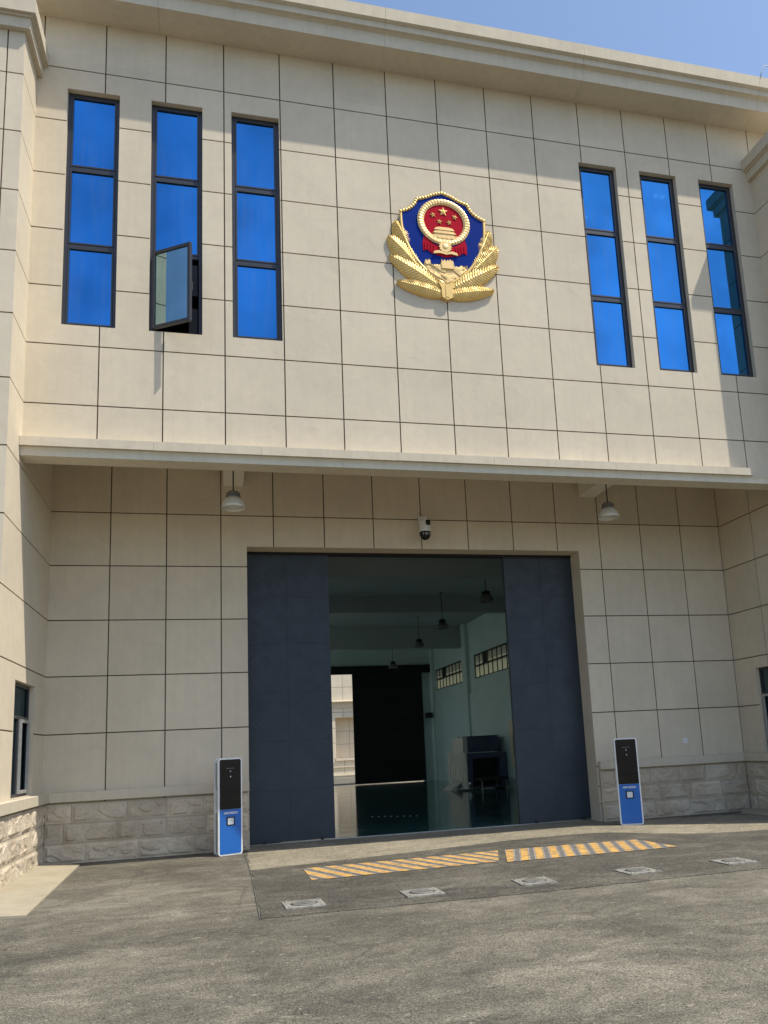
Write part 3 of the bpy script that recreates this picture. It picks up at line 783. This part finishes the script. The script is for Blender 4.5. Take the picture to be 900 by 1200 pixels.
# national emblem disc: wheat ring, red field, stars, gate, gear, ribbon
CX, CZ, RO_, RI = .01, .44, .51, .385
mb = MB(); ns = 96
for i in range(ns):
    a0, a1 = 2*math.pi*i/ns, 2*math.pi*(i+1)/ns
    def q(a, r, y): return (CX+r*math.cos(a), y, CZ+r*math.sin(a)*.94)
    for (r0, y0), (r1, y1) in zip([(RO_, -.13), (RO_, -.165), (.47, -.195), (.42, -.185), (RI, -.155), (RI, -.13)], [(RO_, -.165), (.47, -.195), (.42, -.185), (RI, -.155), (RI, -.13)]):
        k0 = .010*(i % 2); k1 = .010*((i+1) % 2)
        mb.quad([q(a0, r0, y0-k0), q(a1, r0, y0-k1), q(a1, r1, y1-k1), q(a0, r1, y1-k0)])
mb.build('wheat_ring', M['gold2'], EM)
plate([(CX+.40*math.cos(2*math.pi*i/48), CZ+.40*.94*math.sin(2*math.pi*i/48)) for i in range(48)], -.14, -.131, 'red_field', M['red'], EM)
def star(mb, cx, cz, r, y, rot=0):
    pts = []
    for k in range(10):
        a = math.pi/2 + rot + k*math.pi/5; rr = r if k % 2 == 0 else r*.40; pts.append((cx+rr*math.cos(a), cz+rr*math.sin(a)))
    for k in range(10):
        a, b = pts[k], pts[(k+1) % 10]; mb.quad([(a[0], y, a[1]), (b[0], y, b[1]), (cx, y-.028, cz)]); mb.quad([(a[0], y, a[1]), (b[0], y, b[1]), (b[0], y+.02, b[1]), (a[0], y+.02, a[1])])
for (sx, sz, r, rot) in ((.0, .665, .098, 0), (-.205, .575, .062, .3), (-.085, .45, .060, -.2), (.105, .45, .060, .2), (.225, .575, .062, -.3)):
    mb = MB(); star(mb, sx+CX, sz, r, -.158, rot); mb.build('star', M['gold'], EM)
mb = MB()
def pz(pts, y0, y1): mb.prism(pts, y0, y1, axis='y')
pz([(-.15, .315), (-.19, .27), (.21, .27), (.17, .315), (.10, .33), (-.08, .33)], -.19, -.14)
pz([(-.12, .27), (-.12, .235), (.14, .235), (.14, .27)], -.175, -.14)
pz([(-.17, .245), (-.22, .20), (.24, .20), (.19, .245)], -.195, -.14)
pz([(-.18, .20), (-.18, .165), (.20, .165), (.20, .20)], -.175, -.14)
pz([(-.36, .165), (-.35, .10), (.37, .10), (.38, .165)], -.185, -.14)
for k in range(8):
    xx = -.30+k*.086; pz([(xx, .10), (xx, .155), (xx+.03, .155), (xx+.03, .10)], -.192, -.184)
pz([(-.27, .095), (-.20, .055), (.22, .055), (.29, .095)], -.18, -.14)
mb.build('gate_relief', M['gold2'], EM)
mb = MB(); n = 14; pts = []
for i in range(n*4):
    a = 2*math.pi*i/(n*4); rr = .125 if i % 4 < 2 else .105; pts.append((CX+rr*math.cos(a), -.075+rr*math.sin(a)))
mb.prism(pts, -.205, -.16, axis='y'); mb.lathe([(0, -.215), (.05, -.215), (.06, -.20), (.06, -.19)], (CX, 0, -.075), 20, axis='y')
mb.build('gear', M['gold2'], EM)
rib = MB()
def rp(pts, y0=-.175, y1=-.13): rib.prism([(CX+a, b) for a, b in pts], y0, y1, axis='y')
rp([(-.40, .12), (-.43, -.02), (-.42, -.19), (-.34, -.15), (-.27, -.22), (-.12, -.255), (0, -.285), (.12, -.255), (.27, -.22), (.34, -.15), (.42, -.19), (.43, -.02), (.40, .12), (.2, -.03), (0, -.08), (-.2, -.03)], -.150, -.13)
for s_ in (-1, 1):
    for k_ in range(4):
        x_ = .20+k_*.055; rp([(s_*x_, -.06+.015*k_), (s_*(x_+.022), -.05+.015*k_), (s_*(x_+.03), -.20+.015*k_), (s_*(x_+.008), -.215+.015*k_)], -.17, -.149)
rib.build('red_ribbon', M['red'], EM, recalc=False)
mb = MB(); pts = [(-.21, -.185), (-.12, -.16), (-.04, -.185), (.06, -.185), (.14, -.16), (.23, -.185), (.25, -.235), (.12, -.215), (.02, -.235), (-.10, -.215), (-.23, -.235)]
mb.prism(pts, -.205, -.16, axis='y'); mb.build('ribbon_knot', M['gold2'], EM)
# great wall relief in the foot of the shield
mb = MB()
def inside_half(z):      # half width of the shield at height z
    for a, b in zip(sp_, sp_[1:]):
        if b.y <= z <= a.y: return a.x+(b.x-a.x)*(a.y-z)/max(1e-6, a.y-b.y)
    return .0
nx, nz = 56, 40
def wt(x):      # skyline of the relief
    if -.09 < x < .15: return -.335 - .035*(int((x+.09)*36) % 2)
    if -.40 < x < -.29: return -.36-.03*(int(x*40) % 2)
    if .28 < x < .42: return -.42-.02*(int(x*40) % 2)
    return -.43-.10*abs(x)-.03*(int(x*40) % 2)
base = len(mb.v)
for j in range(nz+1):
    for i in range(nx+1):
        fx = i/nx*2-1; zt = -.83+(j/nz)*.52
        hw = max(.0, inside_half(zt)-.03); x_ = fx*hw
        z_ = min(zt, wt(x_)); d = .016*noise.fractal((x_*5, z_*7, 2), 1, 2, 3) + .022*(noise.noise((x_*3+9, z_*12+x_*7, 0)) > 0)
        if z_ < zt: z_ = wt(x_)
        edge = 0 if (j in (0, nz) or i in (0, nx)) else 1
        if -.09 < x_ < .15 and z_ > -.52: d = .05
        mb.v.append((x_, -.155-d if edge else -.13, z_))
for j in range(nz):
    for i in range(nx):
        q_ = base+j*(nx+1)+i; mb.f.append((q_, q_+1, q_+nx+2, q_+nx+1)); mb.mi.append(0); mb.tone.append(1); mb.smooth.append(False)
mb.build('great_wall_relief', M['gold2'], EM)
# ribbed branches
def leaf(mb, p0, p1, W, lift=.0, y=-.05):
    p0 = Vector(p0); p1 = Vector(p1); ax = p1-p0; L_ = ax.length; ax.normalize(); nr = Vector((-ax.y, ax.x))
    nt_, ns_ = 72, 10; base = len(mb.v)
    for i in range(nt_+1):
        t_ = i/nt_; w_ = W*(math.sin(math.pi*min(1, t_**.8*.97+.03)))**.5*(1-.08*t_)
        for j in range(-ns_, ns_+1):
            s_ = j/ns_; tt = t_ - .10*(1-abs(s_))*0 + .07*abs(s_)
            k = math.cos(2*math.pi*(t_*19 - abs(s_)*2.4)); saw = 1+.035*k*abs(s_)
            p = p0 + ax*(L_*min(1, t_)) + nr*(s_*w_*saw) + nr*(.10*W*math.sin(math.pi*t_)) * 0
            h = .10*(1-abs(s_)**1.6)*math.sin(math.pi*min(.999, t_*.92+.06))**.5 + .024*k*(abs(s_) > .08) + (.018 if abs(s_) < .06 else 0) + lift
            if abs(j) == ns_: h = 0
            mb.v.append((p.x, y-h if abs(j) < ns_ else -.015, p.y))
    m_ = 2*ns_+1
    for i in range(nt_):
        for j in range(m_-1):
            q_ = base+i*m_+j; mb.f.append((q_, q_+1, q_+m_+1, q_+m_)); mb.mi.append(0); mb.tone.append(1); mb.smooth.append(True)
for s_ in (-1, 1):
    for (a, b, W, lf) in (((.06, -1.02), (.94, -.85), .15, .05), ((.12, -.88), (1.06, -.33), .205, .035), ((.52, -.52), (1.06, .07), .225, .02), ((.68, -.14), (.92, .40), .19, .0)):
        mb = MB(); leaf(mb, (s_*a[0], a[1]), (s_*b[0], b[1]), W, lf); mb.build('gold_branch', M['gold'], EM)
mb = MB()
mb.prism([(-.17, -.80), (0, -.85), (.17, -.80), (.11, -.92), (.10, -1.10), (.0, -1.15), (-.10, -1.10), (-.11, -.92)], -.20, -.01, axis='y')
mb.prism([(-.03, -.87), (.03, -.87), (.035, -1.10), (-.035, -1.10)], -.215, -.2, axis='y')
mb.build('stem_block', M['gold'], EM)

# ------------------------------------------------------------------ pendant lamps
def pendant(loc, drop, label, cat='pendant lamp', group=None, dark=False):
    o = empty('pendant_lamp', loc); tag(o, label, cat, group)
    m1, m2 = (M['lamp_cap'], M['alu_shade']) if not dark else (M['gasket'], M['lamp_cap'])
    mb = MB(); mb.lathe([(.0, .0), (.012, .0), (.012, drop), (.05, drop+.005), (.05, drop+.02), (0, drop+.02)], (0, 0, .33), 12); mb.build('stem', M['gasket'], o)
    mb = MB(); mb.lathe([(0, .33), (.03, .33), (.085, .315), (.10, .295), (.122, .29), (.122, .262), (.10, .255), (.10, .24), (.13, .232), (.13, .205), (.10, .195), (0, .19)], (0, 0, 0), 28); mb.build('housing', m1, o)
    mb = MB(); mb.lathe([(.11, .19), (.15, .16), (.19, .10), (.200, .04), (.208, 0), (.213, 0), (.206, .045), (.186, .11), (.150, .17), (.115, .20)], (0, 0, 0), 36); mb.build('shade', m2, o)
    mb = MB(); mb.lathe([(0, .05), (.12, .055), (.16, .08), (.11, .185), (0, .185)], (0, 0, 0), 24); mb.build('diffuser', M['alu_shade'] if not dark else M['lamp_cap'], o)
    return o
pendant((2.145, 1.2, 6.045), 6.885-6.045-.33-.02, 'aluminium pendant lamp under the recess ceiling to the left of the entrance', group='pendant lamps over the entrance recess')
pendant((9.53, 1.2, 6.04), 7.2-6.04-.33-.02, 'aluminium pendant lamp under the recess ceiling to the right of the dome camera', group='pendant lamps over the entrance recess')
for (x, y, z), lab in zip(((9.25, 8.3, 5.62), (9.3, 13.2, 5.60), (9.75, 18.4, 5.62), (9.75, 23.6, 5.30)), ('dark pendant lamp inside the hall, highest and nearest of the row', 'dark pendant lamp inside the hall, second nearest of the row', 'dark pendant lamp inside the hall just before the clerestory windows', 'small pendant lamp in front of the black rear door header, farthest inside')):
    pendant((x, y, z), HC-z-.33-.02, lab, group='pendant lamps inside the hall', dark=True)

# ------------------------------------------------------------------ dome cameras
def dome_cam(loc, label, body, back):
    o = empty('security_camera', loc); tag(o, label, 'security camera')
    mb = MB(); mb.lathe([(0, 0), (.05, 0), (.055, .02), (.04, .05), (.03, .09), (0, .09)], (0, -.02, .24), 20)
    mb.box((-.035, 0, .27), (.035, back, .34), bev=.01); mb.box((-.07, back-.03, .22), (.07, back-.001, .40), bev=.01); mb.build('bracket', body, o)
    mb = MB(); mb.lathe([(.0, .25), (.07, .25), (.10, .235), (.112, .20), (.115, .05), (.125, .02), (.125, 0), (0, 0)], (0, 0, 0), 32); mb.build('housing', body, o)
    mb = MB(); mb.box((-.005, -.135, .12), (.085, -.06, .225), bev=.008); mb.lathe([(0, -.03), (.025, -.03), (.03, 0)], (.04, -.12, .17), 16, axis='y'); mb.build('fixed_lens', M['screen'], o)
    mb = MB(); mb.lathe([(.118, 0), (.118, -.03), (.108, -.08), (.085, -.125), (.05, -.155), (0, -.165)], (0, 0, 0), 32); mb.build('dome', M['screen'], o)
    mb = MB(); mb.lathe([(0, -.015), (.03, -.012), (.034, 0)], (0, -.115, -.055), 16, axis='y'); mb.box((-.07, -.108, -.07), (-.05, -.09, -.03)); mb.box((.05, -.108, -.07), (.07, -.09, -.03)); mb.build('lens', M['kgrey'], o)
    return o
dome_cam((5.945, D-.26, 5.955), 'white security camera with a black dome mounted above the big doors', M['white'], .258)
c2 = dome_cam((5.17, 12.5, 5.12), 'dark dome camera hanging inside the hall just past the left door leaf', M['gasket'], .02)
mb = MB(); mb.tube([(0, 0, .3), (0, 0, HC-5.12)], .02, 10); mb.build('hanging_rod', M['gasket'], c2)

# ------------------------------------------------------------------ kiosks
def rrect(w_, h_, r, n=6, cx=0, cz=0):
    out = []
    for (sx, sz, a0) in ((1, 1, 0), (-1, 1, 90), (-1, -1, 180), (1, -1, 270)):
        for k in range(n+1):
            a = R(a0+90*k/n); out.append((cx+sx*(w_/2-r)+r*math.cos(a), cz+sz*(h_/2-r)+r*math.sin(a)))
    return out
def kiosk(loc, rz, label):
    o = empty('access_kiosk', loc, rz); tag(o, label, 'kiosk', 'blue and white access kiosks beside the doors')
    W, H, T = .44, 1.645, .20
    mb = MB(); mb.prism(rrect(W, H, .045, cz=H/2+.005), -T/2, -T/2+.055, axis='y'); mb.build('front_frame', M['white'], o)
    mb = MB(); mb.prism(rrect(W-.035, H-.035, .035, cz=H/2+.005), -T/2+.056, T/2-.045, axis='y'); mb.build('core', M['pale'], o)
    mb = MB(); mb.prism(rrect(W, H, .045, cz=H/2+.005), T/2-.044, T/2, axis='y'); mb.build('rear_frame', M['white'], o)
    mb = MB()
    for z0, z1 in ((.06, .72), (1.10, 1.58)):
        for sx in (-1, 1): mb.box((sx*(W/2-.019), -T/2+.075, z0), (sx*(W/2-.010), T/2-.065, z1), bev=.003)
    for k in range(16):
        for sx in (-1, 1): mb.box((sx*(W/2-.019), -T/2+.085, .78+k*.017), (sx*(W/2-.013), T/2-.075, .787+k*.017))
    mb.build('side_vent', M['kgrey'], o)
    lo = [p for p in rrect(W-.05, H-.05, .028, cz=H/2+.005)]
    zs_ = .775
    up = [(x_, max(z_, zs_)) for x_, z_ in lo]; dn = [(x_, min(z_, zs_-.003)) for x_, z_ in lo]
    def dd(pts):
        r = []
        for p in pts:
            if not r or (abs(p[0]-r[-1][0])+abs(p[1]-r[-1][1])) > 1e-5: r.append(p)
        return r
    mb = MB(); mb.prism(dd(up), -T/2-.006, -T/2+.001, axis='y'); sc_ = mb.build('screen', M['screen'], o)
    mb = MB(); mb.lathe([(0, -.012), (.016, -.010), (.02, 0)], (.0, -T/2-.006, 1.42), 16, axis='y'); mb.box((-.075, -T/2-.009, 1.47), (.075, -T/2-.006, 1.475)); mb.build('lens', M['kgrey'], sc_)
    mb = MB(); mb.lathe([(0, -.006), (.011, -.004), (.012, 0)], (.005, -T/2-.006, 1.33), 12, axis='y'); mb.build('indicator', M['white'], sc_)
    mb = MB(); mb.prism(dd(dn), -T/2-.006, -T/2+.001, axis='y'); bp_ = mb.build('lower_panel', M['blue'], o)
    mb = MB(); mb.box((-.075, -T/2-.012, .50), (.075, -T/2-.006, .645), bev=.003); rd = mb.build('card_reader', M['black'], o)
    mb = MB(); mb.prism(rrect(.105, .108, .012, cz=.5725), -T/2-.015, -T/2-.012, axis='y'); mb.build('reader_window', M['pale'], rd)
    cu = bpy.data.curves.new('maker_text', 'FONT'); cu.body = 'HIKVISION'; cu.size = .052; cu.align_x = 'CENTER'; cu.extrude = .001; cu.shear = .25; cu.offset = .0012
    tmp = bpy.data.objects.new('maker_text', cu); col.objects.link(tmp)
    dg = bpy.context.evaluated_depsgraph_get(); me = bpy.data.meshes.new_from_object(tmp.evaluated_get(dg)); bpy.data.objects.remove(tmp)
    me.materials.clear(); me.materials.append(M['white'])
    to = bpy.data.objects.new('lettering', me); col.objects.link(to); to.parent = o; to.location = (0, -T/2-.0075, .695); to.rotation_euler = (R(90), 0, 0)
    return o
k1 = kiosk((2.035, 1.83, 0), R(22), 'blue and white access kiosk, the foot of its blue panel catching the sun')
k2 = copy_tree(k1); k2.location = (9.60, 1.52, .0); k2.rotation_euler = (0, 0, R(-22))
k2['label'] = 'blue and white access kiosk fully in shade, beside the right door leaf'

# ------------------------------------------------------------------ ground markings and bollard covers
def clip(poly, n, d):      # keep n.p <= d
    out = []
    for i in range(len(poly)):
        a, b = poly[i], poly[(i+1) % len(poly)]; da = n[0]*a[0]+n[1]*a[1]-d; db = n[0]*b[0]+n[1]*b[1]-d
        if da <= 0: out.append(a)
        if (da < 0) != (db < 0):
            t_ = da/(da-db); out.append((a[0]+(b[0]-a[0])*t_, a[1]+(b[1]-a[1])*t_))
    return out
def hatch(name, poly, dx, x_first, spacing, width, label, extra=None):
    o = empty(name, (poly[0][0], poly[0][1], 0)); tag(o, label, 'road marking', 'yellow hatched road markings')
    ox, oy = poly[0]
    def build(nm, plist, z, m):
        mb = MB()
        for pl in plist:
            if len(pl) > 2: mb.quad([(x_-ox, y_-oy, z) for x_, y_ in pl])
        mb.build(nm, m, o)
    build('faded_base', [poly], .013, M['mbase'])
    y0 = -.62; H_ = 1.30; n = (H_, dx); ln = math.hypot(*n); n = (n[0]/ln, n[1]/ln)
    S_ = []; E_ = []
    x_ = x_first
    while x_ < poly[0][0]+9:
        for lst, off, w_ in ((S_, 0, width), (E_, -.022, .018), (E_, width+.004, .018)):
            d0 = n[0]*(x_+off)+n[1]*y0; d1 = n[0]*(x_+off+w_)+n[1]*y0
            pl = clip(clip(poly, n, d1), (-n[0], -n[1]), -d0)
            if len(pl) > 2: lst.append(pl)
        x_ += spacing
    if extra: S_ = S_ + [extra]
    build('yellow_stripes', S_, .0165, M['yellow']); build('pale_edges', E_, .0165, M['pedge'])
hatch('hatched_marking', [(3.06, -1.94), (5.74, -1.76), (6.12, -.62), (3.06, -.76)], .45, 2.55, .262, .14, 'yellow hatched marking with long slanting stripes left of the centre gap', extra=None)
hatch('hatched_marking', [(5.83, -1.87), (8.56, -1.86), (8.50, -.70), (6.24, -.60)], -.47, 6.26, .236, .12, 'yellow hatched marking of short upright stripes right of the centre gap')

def cover(loc, rz, label):
    o = empty('bollard_cover', loc, rz); tag(o, label, 'bollard cover', 'row of bollard covers sunk in the asphalt')
    h = .22
    mb = MB(); n = 40; r0 = .155
    # square plate with a round hole
    ring = [(r0*math.cos(2*math.pi*i/n), r0*math.sin(2*math.pi*i/n)) for i in range(n)]
    def sq(i):
        a = 2*math.pi*i/n; c, s_ = math.cos(a), math.sin(a); k = h/max(abs(c), abs(s_)); return (c*k, s_*k)
    for i in range(n):
        j = (i+1) % n; a, b = ring[i], ring[j]; c, d = sq(j), sq(i)
        mb.quad([(a[0], a[1], .022), (b[0], b[1], .022), (c[0], c[1], .018), (d[0], d[1], .018)])
        mb.quad([(d[0], d[1], .018), (c[0], c[1], .018), (c[0], c[1], 0), (d[0], d[1], 0)]); mb.quad([(a[0], a[1], .022), (b[0], b[1], .022), (b[0], b[1], 0), (a[0], a[1], 0)])
    for sx in (-1, 1):
        for sy in (-1, 1): mb.lathe([(.018, .018), (.016, .028), (0, .028)], (sx*.18, sy*.18, 0), 10)
    mb.build('square_plate', M['cover'], o)
    mb = MB(); mb.lathe([(.152, .014), (0, .014)], (0, 0, 0), 32); mb.build('recess', M['cover_dark'], o)
    mb = MB(); mb.lathe([(.138, .014), (.138, .026), (.12, .030), (0, .031)], (0, 0, 0), 32); mb.box((-.02, -.10, .031), (.02, -.06, .035)); mb.build('round_lid', M['cover_disc'], o)
    return o
cl = ['leftmost of the row of square bollard covers, below the left end of the yellow marking', 'second square bollard cover from the left, below the long slanting yellow stripes', 'middle square bollard cover, below the gap between the two yellow markings', 'second square bollard cover from the right, below the short yellow stripes', 'rightmost of the row of square bollard covers, beyond the yellow marking']
c0 = cover((2.785, -3.62, .004), R(2), cl[0])
for k, (x, y, a) in enumerate(((4.15, -3.61, 1), (5.555, -3.59, -2), (6.955, -3.55, 3), (8.36, -3.52, 1))):
    c = copy_tree(c0); c.location = (x, y, .004); c.rotation_euler = (0, 0, R(a)); c['label'] = cl[k+1]

# ------------------------------------------------------------------ things inside the hall
X = empty('luggage_scanner', (10.72, 15.9, .01), R(3)); tag(X, 'grey and dark blue luggage scanner standing by the right wall inside the hall', 'baggage scanner')
W_, L_ = 1.60, 2.1
mb = MB()      # dark blue body with the tunnel opening
mb.box((0.02, 0, .30), (.22, L_, 1.33)); mb.box((1.30, 0, .10), (W_, L_, 1.33)); mb.box((.22, 0, 1.14), (1.30, L_, 1.33)); mb.box((.22, .02, .06), (1.30, L_, .12))
mb.build('body', M['navybox'], X)
mb = MB(); mb.box((-.03, .0, .06), (.015, L_, 1.36), bev=.004)
for k in range(7): mb.box((-.05, .12+k*.28, .10), (-.03, .32+k*.28, 1.32), bev=.004)
mb.build('side_panel', M['scangrey'], X)
mb = MB(); mb.box((-.02, .3, 1.36), (.16, 1.5, 1.93), bev=.01); mb.build('hood_side', M['scangrey'], X)
mb = MB(); mb.prism([(.16, 1.36), (1.42, 1.36), (1.42, 1.86), (1.36, 1.93), (.16, 1.93)], .3, 1.5, axis='y'); mb.build('hood', M['navybox'], X)
mb = MB(); mb.box((.2, .25, 1.935), (1.4, 1.5, 1.96)); mb.build('hood_lid', M['gasket'], X)
mb = MB()
for k in range(12): mb.box((.2215+k*.0895, .30, .13), (.310+k*.0895, .308, 1.139))
mb.build('lead_curtain', M['black'], X)
mb = MB(); mb.box((.24, -.75, .36), (1.28, 0, .42)); 
for k in range(6): mb.lathe([(0, 0), (.03, 0), (.03, 1.0), (0, 1.0)], (.26, -.68+k*.12, .43), 12, axis='x')
mb.build('roller_table', M['gasket'], X)
for sx in (.28, 1.22):
    for sy in (-.7, .3, L_-.2):
        mb = MB(); mb.lathe([(0, 0), (.04, 0), (.04, .08), (.022, .09), (.022, .36), (0, .36)], (sx, sy, 0), 12); mb.build('leg', M['steel'], X)
mb = MB(); mb.prism([(-.5, 0), (-.42, 0), (-.05, .26), (-.05, .34)], .55, 1.5, axis='y'); mb.build('ramp', M['scangrey'], X)
nb = empty('notice_board', (HX1-.075, 14.6, 0)); tag(nb, 'tall cream display board with brown print on the right wall of the hall', 'notice board')
mb = MB(); mb.box((-.04, -.8, .82), (-.002, .85, 2.45), bev=.004); mb.build('board', M['cream'], nb)
mb = MB(); mb.prism([(.2, 1.0), (.5, 1.2), (.55, 1.8), (.4, 2.3), (.3, 1.9), (.1, 1.5)], -.044, -.041, axis='x'); mb.build('print', M['brown'], nb)
bx = empty('wall_box', (12.05, 26.15, 3.05)); 
tag(bx, 'small dark box on the wall right of the black rear door', 'wall box')
mb = MB(); mb.box((-.16, -.15, 0), (.10, .25, .26), bev=.01); mb.build('case', M['gasket'], bx)
mb = MB(); mb.box((-.12, -.158, .04), (.06, -.151, .22)); mb.build('lid', M['frame'], bx)
# row of small white dots on the hall floor
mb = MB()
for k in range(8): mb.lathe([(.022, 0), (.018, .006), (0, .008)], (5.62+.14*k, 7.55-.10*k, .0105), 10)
tag(mb.build('floor_dots', M['white']), 'short row of small white dots on the glossy green hall floor', 'floor marking')
# ------------------------------------------------------------------ small things outside
sw = empty('wall_plate', (11.53, D, 1.53)); tag(sw, 'small white square plate on the beige wall right of the shaded kiosk', 'wall plate')
mb = MB(); mb.box((-.055, -.012, -.055), (.055, -.001, .055), bev=.003); mb.build('plate', M['white'], sw)
mb = MB(); mb.box((-.03, -.016, -.02), (.03, -.0125, .02)); mb.build('socket', M['pale'], sw)
mb = MB(); mb.tube([(-1.12, -1.0, 13.72), (-1.12, -1.0, 14.9)], .014, 8); mb.lathe([(.03, 0), (.03, .02), (.015, .05), (0, .05)], (-1.12, -1.0, 13.73), 12)
tag(mb.build('lightning_rod', M['white']), 'thin white rod rising from the cornice of the left wing', 'lightning rod')
mb = MB()
mb.tube([(13.0, -.68, 15.18), (12.93, -.72, 15.13), (13.0, -.70, 15.32), (13.10, -.70, 15.50), (13.45, -.70, 15.50)], .009, 6)
mb.tube([(10.2, -.55, 15.24), (11.5, -.56, 15.255), (13.0, -.57, 15.25), (16, -.56, 15.26)], .010, 6)
for x_ in (10.3, 11.6, 12.95, 14.2): mb.tube([(x_, -.56, 15.16), (x_, -.56, 15.26)], .009, 6)
tag(mb.build('lightning_conductor', M['kgrey']), 'thin metal conductor wire held along the top of the right end of the cornice', 'conductor wire')
